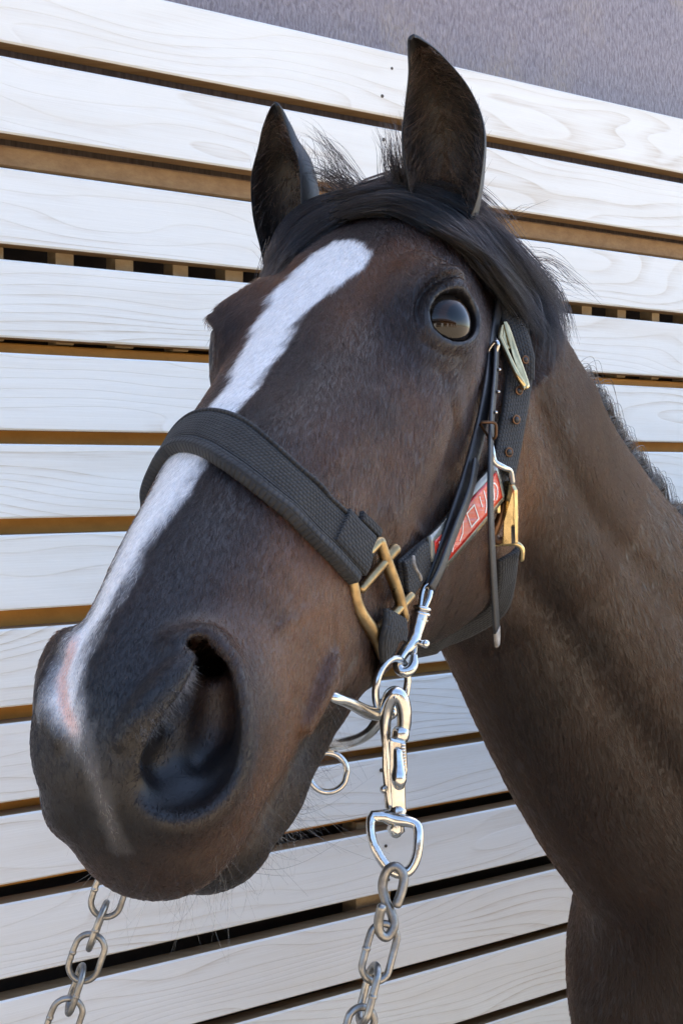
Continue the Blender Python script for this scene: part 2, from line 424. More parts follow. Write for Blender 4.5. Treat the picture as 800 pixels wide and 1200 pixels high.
def f_head(P):
    p = P.copy(); p[:, 0] = np.abs(p[:, 0]); x, y, z = p.T
    # the far side of this muzzle is drawn in a little
    x *= 1 + np.where(P[:, 0] < 0, .16, 0).astype(np.float32) * np.clip((y - 46) / 8, 0, 1) * np.clip((z - 3) / 4, 0, 1)
    f = loft(x, y, z)
    f = smax(f, -3 - y, 4)
    yf = 58.9 - 0.04 * (z - 10.8)**2 - 0.035 * x * x
    f = smax(f, (y - yf) * .8, 3.0)
    # lower jaw and chin
    j = chain(p / np.array([1.08, 1, 1], np.float32), [(0, 28, 17.5), (0, 40, 15.2), (0, 49, 14.6), (0, 52.3, 14.5)], [5.8, 4.5, 4.2, 3.85], .8)
    f = smin(f, j, .7)
    f = smin(f, ell(p, (3.6, 52.0, 6.8), (2.6, 4.8, 3.8)) + np.where(P[:, 0] < 0, .75, 0).astype(np.float32), np.where(P[:, 0] < 0, 3.6, 2.0).astype(np.float32))
    # orbit, brow, crest, cheek
    f = smin(f, ell(p, (6.9, 17.4, 5.2), (3.0, 4.0, 3.8)) + np.where(P[:, 0] < 0, .3, 0).astype(np.float32), 3.0)
    f = smin(f, cone(p, (6.2, 14.2, 2.6), (8.6, 16.4, 2.7), 1.1, .9), 1.8)
    f = smin(f, cone(p, (7.7, 22.5, 8.4), (6.7, 33.0, 9.4), .8, .4), 3.0)
    f = smin(f, ell(p, (4.4, 15.5, 19.5), (4.0, 8.5, 9.0)), 3.0)
    f = f + .5 * bump(p, (7.4, 12.6, 3.6), (2.0, 2.0, 2.0))      # hollow above the eye
    f = f + .45 * bump(p, (7.6, 27.5, 13.0), (3, 4.5, 2.6))       # hollow below the crest
    f = f + .35 * bump(p, (6.6, 24.5, 3.2), (2.2, 3.6, 2.0)) - .25 * bump(p, (7.0, 38, 8), (2, 4, 3))
    # bone, muscle and vein relief
    for pts, dep, wd in RELIEF:
        f = f + dep * np.exp(-(chain(p, pts, [0.] * len(pts), .01) / wd)**2)
    # eye: lids are a shell round the ball, cut open (the far eye sits a little more to the side)
    far = (P[:, 0] < 0)[:, None]
    e = p - np.where(far, EYE_FAR, EYE).astype(np.float32)
    F1, F2, F3 = [np.where(far, a_, b_).astype(np.float32) for a_, b_ in ((G1, E1), (G2, E2), (G3_, E3))]
    A, Bq, Cq = (e * F1).sum(1), (e * F2).sum(1), (e * F3).sum(1)
    f = smin(f, np.linalg.norm(e, axis=1) - (EYE_R + .22), 1.1)
    ring = np.sqrt((A / EA)**2 + ((Bq + .12) / EB)**2)
    rr = (ring - 1) * 2.0
    hood = np.sqrt((rr - .25)**2 + (Cq - 1.93 - .12 * Bq)**2) - .30         # thick lid margin
    f = smin(f, np.where(Cq > 0, hood, 9).astype(np.float32), .35)
    f = f + np.where(Cq > 0, .40 * np.exp(-((rr - 1.05 - .15 * A) / .26)**2) * np.clip((Bq + .1) / 1.2, 0, 1)
                     + .07 * np.exp(-((rr - 1.0) / .26)**2) * np.clip((-Bq - .3) / 1.2, 0, 1), 0)
    f = f - np.where(Cq > 0, .20 * np.exp(-((rr - 1.85) / .5)**2) * np.clip((Bq + .2) / 1.4, 0, 1), 0)
    f = f + np.where(Cq > 0, .10 * np.exp(-((rr - 2.35 - .15 * A) / .22)**2) * np.clip(Bq / 1.4, 0, 1), 0)
    cut = np.minimum(np.maximum(rr, -Cq), np.linalg.norm(e - (-EA * 1.02 * F1 - .62 * F2 + 1.50 * F3), axis=1) - .62)
    f = smax(f, -cut, .3)
    # mouth line
    f = smax(f, -tube(p, MOUTH, [.25, .5, .58, .58, .52, .44, .36, .22], 2), .3)
    f = smin(f, tube(p, [(6.0, 48.0, 11.6), (6.35, 46.4, 11.2), (6.55, 45.0, 10.9), (6.5, 44.0, 10.6)], [.35, .5, .55, .4], 2), .8)
    for a, b in ((( 6.7, 43.6, 10.2), (6.9, 42.0, 8.6)), ((6.8, 43.4, 11.2), (7.0, 41.2, 10.6)), ((6.4, 43.6, 12.4), (6.6, 41.6, 12.6))):
        f = smax(f, -cone(p, a, b, .07, .03), .5)
    # nostril
    m = (y > 46) & (z < 14)
    if m.any():
        p2 = p[m]; g = f[m]
        g = smin(g, tube(p2, RIM, [.3, .5, .62, .68, .68, .62, .5, .3]), 1.6)
        far = np.where(P[m][:, 0] < 0, 1.5, 0).astype(np.float32)            # the far nostril is less flared
        g = smax(g, -tube(p2, CAV, [.4, .85, 1.2, 1.35, 1.05, .5]) - far, 1.0)
        g = smax(g, -tube(p2, CAV[:4] + 1.6 * ND, [.5, .85, 1.1, .7]), .7)
        g = smax(g, -tube(p2, [CAV[1] + ND, CAV[1] + 3.6 * ND, CAV[2] + 7 * ND], [.7, 1.0, 1.0]), .5)
        g = smax(g, -tube(p2, CAV2, [.5, .8, .95, .7]) - far, .6)
        g = smax(g, -tube(p2, CAV2[:3] + 1.4 * ND, [.5, .8, .7]) - far, .6)
        g = smax(g, -tube(p2, CAV3, [.5, .85, 1.1, .95]) - far, .8)
        g = smin(g, tube(p2, FOLD, [.35, .55, .60, .52, .28]), .8)
        f[m] = g
    # chin groove and small veins
    return f
def unit(v): v = np.array(v, np.float32); return v / np.linalg.norm(v)
E3 = unit((.84, .22, -.46)); E1 = unit((.42, -.9, .33)); E1 = unit(E1 - E3 * (E1 @ E3)); E2 = np.cross(E1, E3)
if E2[2] > 0: E2 = -E2
EYE = np.array([9.5, 18.6, 3.75]) - 2.60 * E3
EA, EB = 2.18, 1.72
G3_ = unit((.97, .10, -.22)); G1 = unit(E1 - G3_ * (E1 @ G3_)); G2 = np.cross(G1, G3_); G2 = G2 if G2[2] < 0 else -G2
EYE_FAR = EYE + np.array([-.55, 0, .7])
RELIEF = [([(8.2, 26.5, 19), (7.8, 29.3, 14), (7.3, 32, 9.8), (6.2, 35, 5.6), (5.0, 38.5, 3.4)], -.13, .34),       # facial vein
          ([(7.4, 31.5, 10.4), (7.0, 35.5, 9.6), (6.4, 41, 8.2), (5.8, 46, 6.2)], -.10, .30),
          ([(8.0, 23.5, 8.6), (8.6, 25.5, 13.5), (8.0, 27.5, 19), (7, 29.0, 23)], .30, 1.2),                          # front edge of the cheek muscle
          ([(8.2, 22.0, 8.0), (7.5, 27.5, 8.5), (6.9, 33.0, 9.3)], -.22, .75),                                        # facial crest
          ([(6.9, 26, 4.3), (5.9, 38, 3.0), (4.8, 47, 2.4)], -.14, .8),
          ([(8.3, 21.9, 3.6), (7.4, 24.8, 3.4), (6.6, 27.0, 3.2)], .16, .45),                                        # tear line
          ([(4.0, 10.5, 1.3), (5.6, 12.5, 1.6), (7.0, 14.6, 2.1), (8.4, 15.6, 2.7)], -.25, .9),                       # brow bone
          ([(9.0, 22.2, 6.2), (8.8, 22.9, 8.4), (8.6, 22.6, 10.8)], .20, .8),
          ([(6.3, 48.0, 9.6), (6.2, 51.5, 10.4), (5.4, 55, 11.2), (4.0, 57.6, 11.4)], .12, .5)]
ND = unit((-.5, -.8, .3))
MOUTH = [(6.9, 44.0, 11.6), (6.75, 44.9, 11.9), (6.4, 46.2, 12.3), (5.9, 47.9, 12.8), (5.4, 50.8, 13.2), (4.9, 54.0, 13.6), (3.4, 56.6, 14.3), (0, 58, 14.6)]
RIM = [(3.3, 51.0, 2.5), (4.5, 50.2, 3.0), (5.45, 51.3, 4.3), (5.8, 53.2, 6.2), (5.6, 54.6, 7.6), (5.0, 55.9, 8.3), (4.1, 56.9, 8.4), (3.1, 57.4, 7.8)]
CAV = np.array([(4.3, 50.95, 3.0), (5.15, 52.1, 4.1), (5.2, 54.1, 5.9), (4.7, 55.5, 6.6), (3.9, 56.6, 6.5), (3.1, 57.2, 5.9)], np.float32)
CAV2 = np.array([(4.3, 52.2, 3.2), (4.3, 53.6, 3.9), (3.9, 55.0, 4.5), (3.3, 56.2, 5.2)], np.float32) + .25 * ND
CAV3 = (CAV2 + CAV[[0, 2, 3, 4]]) * .5 + .9 * ND
FOLD = [(1.9, 55.9, 3.9), (2.55, 55.1, 3.45), (3.2, 54.0, 3.1), (3.75, 52.8, 2.9), (4.1, 51.8, 2.85)]

# neck, trunk and legs, camera frame in cm (right, down, forward); trunk points come from world metres
def w2c(v):
    return ((np.asarray(v, float) - [0, 0, CAM_H]) * 100) @ CW
def cpx(px, py, d): return ray(px, py) * d
NECK = [(550, 460, 101, 10.5, 6.0), (590, 560, 105, 12.4, 6.3), (640, 652, 112, 13.2, 7.0), (718, 775, 122, 16.3, 8.2),
        (790, 855, 131, 20.0, 10), (895, 925, 143, 26.5, 13.5), (985, 962, 158, 31, 17)]
_t, _n = table(0, 6, [(i, *cpx(*q[:3]), q[3], q[4]) for i, q in enumerate(NECK)])
NA = _n[:3].T; NT = np.gradient(NA, axis=0); NT /= np.linalg.norm(NT, axis=1)[:, None]
NLAT = np.cross(NT, np.cross(np.array([.563, .03, -.826]), NT)); NLAT /= np.linalg.norm(NLAT, axis=1)[:, None]
NDOR = np.cross(NT, NLAT); NDOR *= np.sign(-NDOR[:, 1:2])
FWD = np.array([-.826, -.563, 0]); LEFT = np.array([.563, -.826, 0])
def f_neck(c):
    c = c.astype(np.float32)
    best = np.full(len(c), 1e9, np.float32); bi = np.zeros(len(c), int)
    for i in range(len(NA)):
        d = ((c - NA[i].astype(np.float32))**2).sum(1); m = d < best; best[m] = d[m]; bi[m] = i
    ar = np.arange(len(NA)); SP_ = np.linalg.norm(np.gradient(NA, axis=0), axis=1)
    I = lambda T, u: np.stack([np.interp(u, ar, T[:, k]) for k in range(3)], 1).astype(np.float32)
    u = np.clip(bi + ((c - NA[bi]) * NT[bi]).sum(1) / SP_[bi], 0, len(NA) - 1)
    q = c - I(NA, u); t = I(NT, u)
    u = np.clip(u + (q * t).sum(1) / np.interp(u, ar, SP_), 0, len(NA) - 1)
    q = c - I(NA, u); a = np.interp(u, ar, _n[3]); b = np.interp(u, ar, _n[4])
    l = (q * I(NLAT, u)).sum(1); d = (q * I(NDOR, u)).sum(1); s = np.where((u < .01) | (u > len(NA) - 1.01), np.abs((q * I(NT, u)).sum(1)), 0)
    bb = b * np.where(d > 0, 1 - .45 * np.clip(d / a, 0, 1)**1.5, 1)
    r = np.sqrt(l * l + d * d) + 1e-4; qq = ((np.abs(l) / bb)**2.3 + (np.abs(d) / a)**2.3)**(1 / 2.3) + 1e-4
    f = r * (1 - 1 / qq)
    f = np.sqrt(np.maximum(f, 0)**2 + s * s) + np.minimum(f, 0)
    # muscle relief on the near side: jugular groove and the long strap muscle above it
    v = d / a + .06 * np.sin(u * .35)
    near = np.clip(l / bb, 0, 1)
    f = f + near * (.9 * np.exp(-((v + .50) / .11)**2) - .5 * np.exp(-((v + .22) / .2)**2) + .5 * np.exp(-((v - .12 - .012 * u) / .13)**2))
    return f.astype(np.float32)
def wc(x, y, z): return w2c((x, y, z))
TR = [((.66, 1.52, 1.20), 24), ((.98, 1.74, 1.17), 27), ((1.42, 2.04, 1.16), 28), ((1.76, 2.27, 1.27), 25)]
def leg(base, pts):
    return [w2c(np.array(base) + np.array(p)) for p in pts]
FL = [(0, 0, 0), (-.04, -.03, -.28), (-.01, -.01, -.52), (-.01, -.01, -.86), (-.05, -.04, -1.0), (-.07, -.05, -1.08)]
HL = [(0, 0, .12), (-.10, -.07, -.18), (.10, .07, -.50), (.08, .055, -.84), (.04, .03, -.98), (.02, .01, -1.08)]
LEGS = []
for sd in (.15, -.15):
    LEGS.append((leg(np.array([.62, 1.49, 1.10]) + sd * LEFT, FL), [10, 6.5, 4.3, 3.2, 3.8, 5.4]))
    LEGS.append((leg(np.array([1.80, 2.30, 1.10]) + sd * LEFT, HL), [15, 10, 5.2, 3.5, 4, 5.4]))
def f_body(c):
    f = f_neck(c)
    t = chain(c, [w2c(q[0]) for q in TR], [q[1] for q in TR], 6)
    t = smin(t, ell(c, w2c((.455, 1.37, 1.11)), (21, 27, 17)), 8)
    for sd in (1, -1):
        t = smin(t, ell(c, w2c(np.array([.58, 1.46, 1.20]) + sd * .13 * LEFT), (15, 27, 13)), 7)
    t = smin(t, cone(c, w2c((.86, 1.66, 1.46)), w2c((1.12, 1.84, 1.42)), 9, 9), 8)
    f = smin(f, t, 5)
    for pts, rad in LEGS:
        f = smin(f, chain(c, pts, rad, 2), 4)
    return f.astype(np.float32)
def KJ(h): return 1.6 + 4.4 * np.clip((19 - h[:, 2]) / 10, 0, 1)      # crisp at the jowl, soft at the poll
def f_all_h(p):
    f = f_head(p); m = p[:, 1] < 36
    if m.any(): f[m] = smin(f[m], f_body(p[m] @ HR.T.astype(np.float32) + HT.astype(np.float32)), KJ(p[m]))
    return f.astype(np.float32)
def f_all_c(c):
    h = ((c - HT) @ HR).astype(np.float32)
    f = f_body(c); m = (h[:, 1] < 40) & (np.abs(h[:, 0]) < 18) & (h[:, 2] > -8) & (h[:, 2] < 45)
    if m.any(): f[m] = smin(f_head(h[m]), f[m], KJ(h[m]))
    return f
BOX = (np.array([-12.5, -7, -4.]), np.array([12.5, 61, 34.]))
def meshit(f, lo, hi, h):
    lo = np.array(lo, float); hi = np.array(hi, float)
    B = 8; nb = np.ceil((hi - lo) / (h * B)).astype(int); n = nb * B + 1
    G = np.full(n, 9.0, np.float32)
    ii = np.stack(np.meshgrid(*[np.arange(k) for k in nb], indexing='ij'), -1).reshape(-1, 3)
    cc = (lo + (ii + .5) * h * B).astype(np.float32)
    fc = f(cc); act = np.abs(fc) < h * B * 1.5
    G3 = np.sign(fc).reshape(nb) * 9.0
    G[:-1, :-1, :-1] = np.repeat(np.repeat(np.repeat(G3, B, 0), B, 1), B, 2)
    o = np.stack(np.meshgrid(*[np.arange(B + 1)] * 3, indexing='ij'), -1).reshape(-1, 3)
    A = ii[act]
    for s in range(0, len(A), 1500):
        idx = (A[s:s+1500, None, :] * B + o[None]).reshape(-1, 3)
        v = f((lo + idx * h).astype(np.float32))
        G[idx[:, 0], idx[:, 1], idx[:, 2]] = v
    S = G < 0
    C = np.zeros(np.array(G.shape) - 1, np.uint8)
    for a in (0, 1):
        for b in (0, 1):
            for c in (0, 1):
                C += S[a:S.shape[0]-1+a, b:S.shape[1]-1+b, c:S.shape[2]-1+c]
    cells = np.argwhere((C > 0) & (C < 8))
    idm = np.full(C.shape, -1, np.int32); idm[tuple(cells.T)] = np.arange(len(cells))
    acc = np.zeros((len(cells), 3)); cnt = np.zeros(len(cells))
    cor = [(a, b, c) for a in (0, 1) for b in (0, 1) for c in (0, 1)]
    val = {k: G[cells[:, 0]+k[0], cells[:, 1]+k[1], cells[:, 2]+k[2]] for k in cor}
    for a in cor:
        for ax in range(3):
            if a[ax] == 0:
                b = list(a); b[ax] = 1; b = tuple(b)
                va, vb = val[a], val[b]; m = (va < 0) != (vb < 0)
                t = np.where(m, va / np.where(m, va - vb, 1), 0)
                q = np.array(a, float)[None] + t[:, None] * np.eye(3)[ax]
                acc[m] += q[m]; cnt[m] += 1
    V = lo + (cells + acc / cnt[:, None]) * h
    Q = []
    for ax in range(3):
        u, v = (ax + 1) % 3, (ax + 2) % 3
        sl0 = [slice(None)] * 3; sl1 = [slice(None)] * 3
        sl0[ax] = slice(0, -1); sl1[ax] = slice(1, None)
        s0, s1 = S[tuple(sl0)], S[tuple(sl1)]
        for inside in (True, False):
            e = np.argwhere((s0 == inside) & (s1 != inside))
            e = e[(e[:, u] > 0) & (e[:, v] > 0) & (e[:, u] < C.shape[u]) & (e[:, v] < C.shape[v])]
            du = np.zeros(3, int); du[u] = 1; dv = np.zeros(3, int); dv[v] = 1
            q = [idm[tuple((e - k).T)] for k in (du + dv, dv, 0 * du, du)]
            q = np.stack(q, 1); q = q if inside else q[:, ::-1]
            Q.append(q[(q >= 0).all(1)])
    Q = np.concatenate(Q)
    V = V.astype(np.float32)
    for _ in range(2):
        g = grad(f, V); f0 = f(V); d = f0 / np.maximum((g * g).sum(1), .2)
        V = V - np.clip(d, -.4 * h, .4 * h)[:, None] * g
    return V, Q
def grad(f, V, e=.03):
    g = np.empty_like(V)
    for a in range(3):
        d = np.zeros(3, np.float32); d[a] = e
        g[:, a] = (f(V + d) - f(V - d)) / (2 * e)
    return g
VOX = .22; N_COAT = 170000; N_NECK = 90000
# ------------------------------------------------------------------ build the horse
V1, Q1 = meshit(f_all_h, *BOX, VOX)
V2, Q2 = meshit(f_all_c, (-5, -40, 80), (205, 165, 270), .95)
h2 = c2h(V2); ins = ((h2 > BOX[0] + .7) & (h2 < BOX[1] - .7)).all(1)
Q2 = Q2[~ins[Q2].all(1)]; us = np.unique(Q2); mp = np.full(len(V2), -1); mp[us] = np.arange(len(us)); V2 = V2[us]; Q2 = mp[Q2]
HV = np.r_[V1, c2h(V2)].astype(np.float32)                        # every vertex in the head frame
HQ = np.r_[Q1, Q2 + len(V1)].astype(np.int32)
WV = h2w(HV)
horse = empty('horse', (.95, 1.72, 0), 'dark bay horse with a white blaze facing the camera in a black halter', 'horse')
body = link('body', mesh('body', WV, HQ), M['coat'], horse)

_rs = np.random.default_rng(5); _K = _rs.normal(size=(48, 3)); _K /= np.linalg.norm(_K, axis=1)[:, None]; _PH = _rs.uniform(0, 6.28, 48)
def fbm(p, sc):                                                   # cheap smooth noise, about -1..1
    o = np.zeros(len(p)); a = 1
    for k in range(4):
        kk = _K[k*12:(k+1)*12] * (2**k / sc * 2)
        o += a * np.sin(p @ kk.T + _PH[k*12:(k+1)*12]).sum(1) / 4.2; a *= .55
    return o / 1.6
BLL = np.array([(9.3, -1.6), (10.5, -2.6), (13, -3.9), (16.9, -4.3), (20, -4.3), (24.2, -3.7), (28.4, -2.7), (31.7, -2.5), (34, -3.0), (36.6, -3.7), (39.1, -3.5), (42.7, -3.4), (46.6, -3.0), (51, -2.9), (52.7, -3.1), (54.8, -2.9), (55.6, -2.4), (56.5, -1.0), (57.6, .3), (58.6, .5)])
BLR = np.array([(9.3, -.4), (10.5, .8), (11.6, 1.8), (12.8, 2.3), (14.7, 2.4), (16.7, 1.4), (19.1, .3), (22.6, 0), (27.1, .5), (32.8, .5), (38.3, .6), (42, .4), (43.8, .1), (46.1, -.2), (48.4, -.5), (50.2, -.8), (52.6, -1.2), (53.7, -1.0), (55.9, .1), (56.8, .45), (58, .9), (58.6, .9)])
def blaze(p):                                                     # 1 inside the white marking, soft at its edge
    y = p[:, 1]; l = np.interp(y, *BLL.T); r = np.interp(y, *BLR.T)
    d = np.minimum(p[:, 0] - l, r - p[:, 0]); d = np.minimum(d, (y - 9.3) * .8); d = np.minimum(d, (58.8 - y) * .8)
    d = np.where((p[:, 2] < 9) & (p[:, 2] > -3), d, -9)
    d = d - .22 * np.clip((y - 14) / 4, 0, 1) * np.clip((47 - y) / 4, 0, 1) + .26 * fbm(p * np.array([3.2, .75, 1]), .9) + .22 * fbm(p, 1.6)
    d = d - .8 * np.clip(fbm(p * np.array([2.5, .8, 1]) + 40, 1.1) - .45, 0, 1) * np.exp(-((y - 24.5) / 4)**2)
    soft = .28 + .35 * np.clip((y - 40) / 10, 0, 1)
    return np.clip(.5 + d / (2 * soft), 0, 1), d
def gs(p, c, r): return np.exp(-(((p - np.array(c)) / np.array(r))**2).sum(1))
def coat_colour(p):
    q = p.copy(); q[:, 0] = np.abs(q[:, 0]); x, y, z = q.T
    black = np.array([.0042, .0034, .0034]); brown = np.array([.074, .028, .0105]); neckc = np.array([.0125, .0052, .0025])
    w = .85 * gs(q, (6.2, 44.5, 7), (3.2, 6.5, 4.5)) + .38 * gs(q, (5.8, 51, 10.5), (3, 5, 2.6)) + .55 * gs(q, (5.5, 36, 5), (2.5, 6, 3.5)) + .50 * gs(q, (5.0, 13, 2), (3.6, 4, 3)) \
        + .5 * gs(q, (7.5, 28, 7), (2, 6, 2.2)) + .35 * gs(q, (3.2, 19, 1), (2, 5, 2)) + .45 * gs(q, (8, 16, 18), (4, 9, 9)) + .4 * gs(q, (6, 33, 15), (3, 6, 5)) + .5 * gs(q, (-5.5, 20, 4), (3, 6, 4))
    w = np.clip(w * (1 + .55 * fbm(q, 2.6)) + .10 + .10 * fbm(q, 5), 0, 1)
    w *= 1 - .93 * np.clip((y - 49) / 5, 0, 1) * np.clip((9.5 - z) / 3 + .3, 0, 1)
    w *= 1 - .75 * np.clip((z - np.interp(y, [42, 45, 50, 58], [14.5, 12.2, 13.3, 14.8])) / .5, 0, 1) * (y > 42)  # lower lip's shade painted in: less brown below the mouth line
    w *= 1 - .6 * gs(q, (0, 40, 0), (3.5, 14, 3))
    w *= 1 - .8 * gs(q, EYE + 2 * E3, (3.2, 3.2, 3.2))
    c = black + w[:, None] * (brown - black)
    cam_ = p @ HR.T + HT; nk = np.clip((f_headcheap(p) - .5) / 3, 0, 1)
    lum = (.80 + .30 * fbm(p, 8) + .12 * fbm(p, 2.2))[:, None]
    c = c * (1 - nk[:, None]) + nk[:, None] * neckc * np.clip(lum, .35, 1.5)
    b, d = blaze(p)
    white = np.array([.74, .71, .68]); grey = np.array([.30, .29, .29])
    wc_ = white + (grey - white) * (np.clip((y - 34) / 6, 0, 1) * np.clip(.95 - d / .9, 0, 1))[:, None]
    wc_ = wc_ + (np.array([.07, .066, .066]) - wc_) * (.95 * np.clip((y - 54.5) / 2.2, 0, 1))[:, None]
    c = c + (wc_ - c) * b[:, None]
    pk = np.exp(-((p[:, 0] - np.interp(y, [51, 52, 53.3, 54.7, 55.9], [-2.6, -2.5, -2.4, -1.7, -.8])) / .34)**4) * np.clip((y - 50.5) / 1.2, 0, 1) * np.clip((56.2 - y) / .8, 0, 1) * (z < 8)
    c = c + (np.array([.62, .40, .33]) - c) * np.clip(pk * 1.1, 0, 1)[:, None]
    return c
def f_headcheap(p):
    f = np.full(len(p), 9.0, np.float32); m = (p[:, 1] < 30) & (p[:, 1] > -12) & (np.abs(p[:, 0]) < 20) & (p[:, 2] < 50)
    f[~m & (p[:, 1] >= 30)] = -1
    if m.any(): f[m] = f_head(p[m].astype(np.float32))
    return f
def bare(p):                                                      # bare, darker skin: inner nostril, lids, lip edge; mouth crease's shade painted in too
    q = p.copy(); q[:, 0] = np.abs(q[:, 0])
    e = q - EYE; rr = (np.sqrt((e @ E1 / EA)**2 + (e @ E2 / EB)**2) - 1) * 2.0
    a = np.where((np.linalg.norm(e, axis=1) < 3.8), np.clip(1 - rr / .5, 0, 1), 0)
    n = np.full(len(q), 9.0); m = (q[:, 1] > 47) & (q[:, 2] < 13)
    if m.any(): n[m] = tube(q[m].astype(np.float32), CAV + .8 * ND, [.6, 1.1, 1.5, 1.6, 1.2, .6])
    if m.any(): n[m] = np.minimum(n[m], tube(q[m].astype(np.float32), CAV2 + .8 * ND, [.6, .9, 1.0, .7]))
    ml = np.full(len(q), 9.0); m = (q[:, 1] > 41) & (q[:, 2] > 9) & (q[:, 2] < 18) & (q[:, 0] < 9)
    if m.any(): ml[m] = tube(q[m].astype(np.float32), MOUTH, [.0, .1, .28, .36, .34, .28, .2, .1], 2)
    return np.clip(np.maximum(np.maximum(a, np.clip(.5 - n / .5, 0, 1)), np.clip(.5 - ml / .25, 0, 1)), 0, 1)
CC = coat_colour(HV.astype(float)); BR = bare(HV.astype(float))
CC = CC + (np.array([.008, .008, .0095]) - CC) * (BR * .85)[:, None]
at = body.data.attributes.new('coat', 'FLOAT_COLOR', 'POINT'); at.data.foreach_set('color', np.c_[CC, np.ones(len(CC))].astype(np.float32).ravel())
at = body.data.attributes.new('skin', 'FLOAT', 'POINT'); at.data.foreach_set('value', BR.astype(np.float32))
BVH = BVHTree.FromPolygons(WV.tolist(), HQ.tolist())
def hit(px, py, dflt=None):                                       # where a sight line meets the body: camera cm, normal in camera axes
    o = np.array([0, 0, CAM_H]); d = world(ray(px, py)) - o; d /= np.linalg.norm(d)
    r = BVH.ray_cast(Vector(o), Vector(d))
    if r[0] is None: return None, None
    return w2c(r[0]), np.array(r[1]) @ CW

# eyes
def eye_mat():
    m, nt, b = mat('dark brown eye'); g = G(nt)
    o = g.n('TexCoord').outputs['Object']
    gx = g.n('VectorMath', {0: o}, operation='LENGTH')
    s = g.n('SeparateXYZ', {0: o})
    r = g.math('SQRT', g.math('ADD', g.math('POWER', g.math('MULTIPLY', s.outputs[0], 68.0), 2.0), g.math('POWER', g.math('MULTIPLY', s.outputs[1], 105.0), 2.0)))
    f = g.noise(o, 600, 3)
    iris = g.mix(f, (.010, .0042, .0014), (.026, .011, .0035))
    col = g.mix(g.ramp(r, [(.55, 0.0), (.70, 1.0)]), (.002, .002, .003), iris)
    col = g.mix(g.ramp(r, [(.97, 0.0), (1.0, 1.0)]), col, (.008, .006, .005))
    nt.links.new(col, b.inputs['Base Color']); b.inputs['Roughness'].default_value = .03
    b.inputs['IOR'].default_value = 1.43
    return m
M['eye'] = eye_mat()
for sx in (1, -1):
    bm = bmesh.new(); bmesh.ops.create_uvsphere(bm, u_segments=64, v_segments=48, radius=EYE_R / 100)
    for v in bm.verts:                                            # cornea bulge towards local +Z
        t = max(0, v.co.z / (EYE_R / 100) - .55) / .45; v.co.z += .0022 * t * t * (3 - 2 * t)
    me = bpy.data.meshes.new('eye'); bm.to_mesh(me); bm.free(); me.polygons.foreach_set('use_smooth', [True] * len(me.polygons))
    o = link('eye', me, M['eye'])
    ec, es = (EYE, (E1, E2, E3)) if sx > 0 else (EYE_FAR, (G1, G2, G3_))
    ex = [(h2w(ec * [sx, 1, 1] + a * np.array([sx, 1, 1])) - h2w(ec * [sx, 1, 1])) * 100 for a in es]
    z_ = Vector(ex[2]).normalized(); x_ = (Vector(ex[0]) - z_ * Vector(ex[0]).dot(z_)).normalized(); y_ = z_.cross(x_)
    R3 = Matrix((x_, y_, z_)).transposed().to_4x4()
    o.parent = horse; o.matrix_parent_inverse = Matrix.Translation(-horse.location)
    o.matrix_basis = Matrix.Translation(Vector(h2w(ec * [sx, 1, 1]))) @ R3

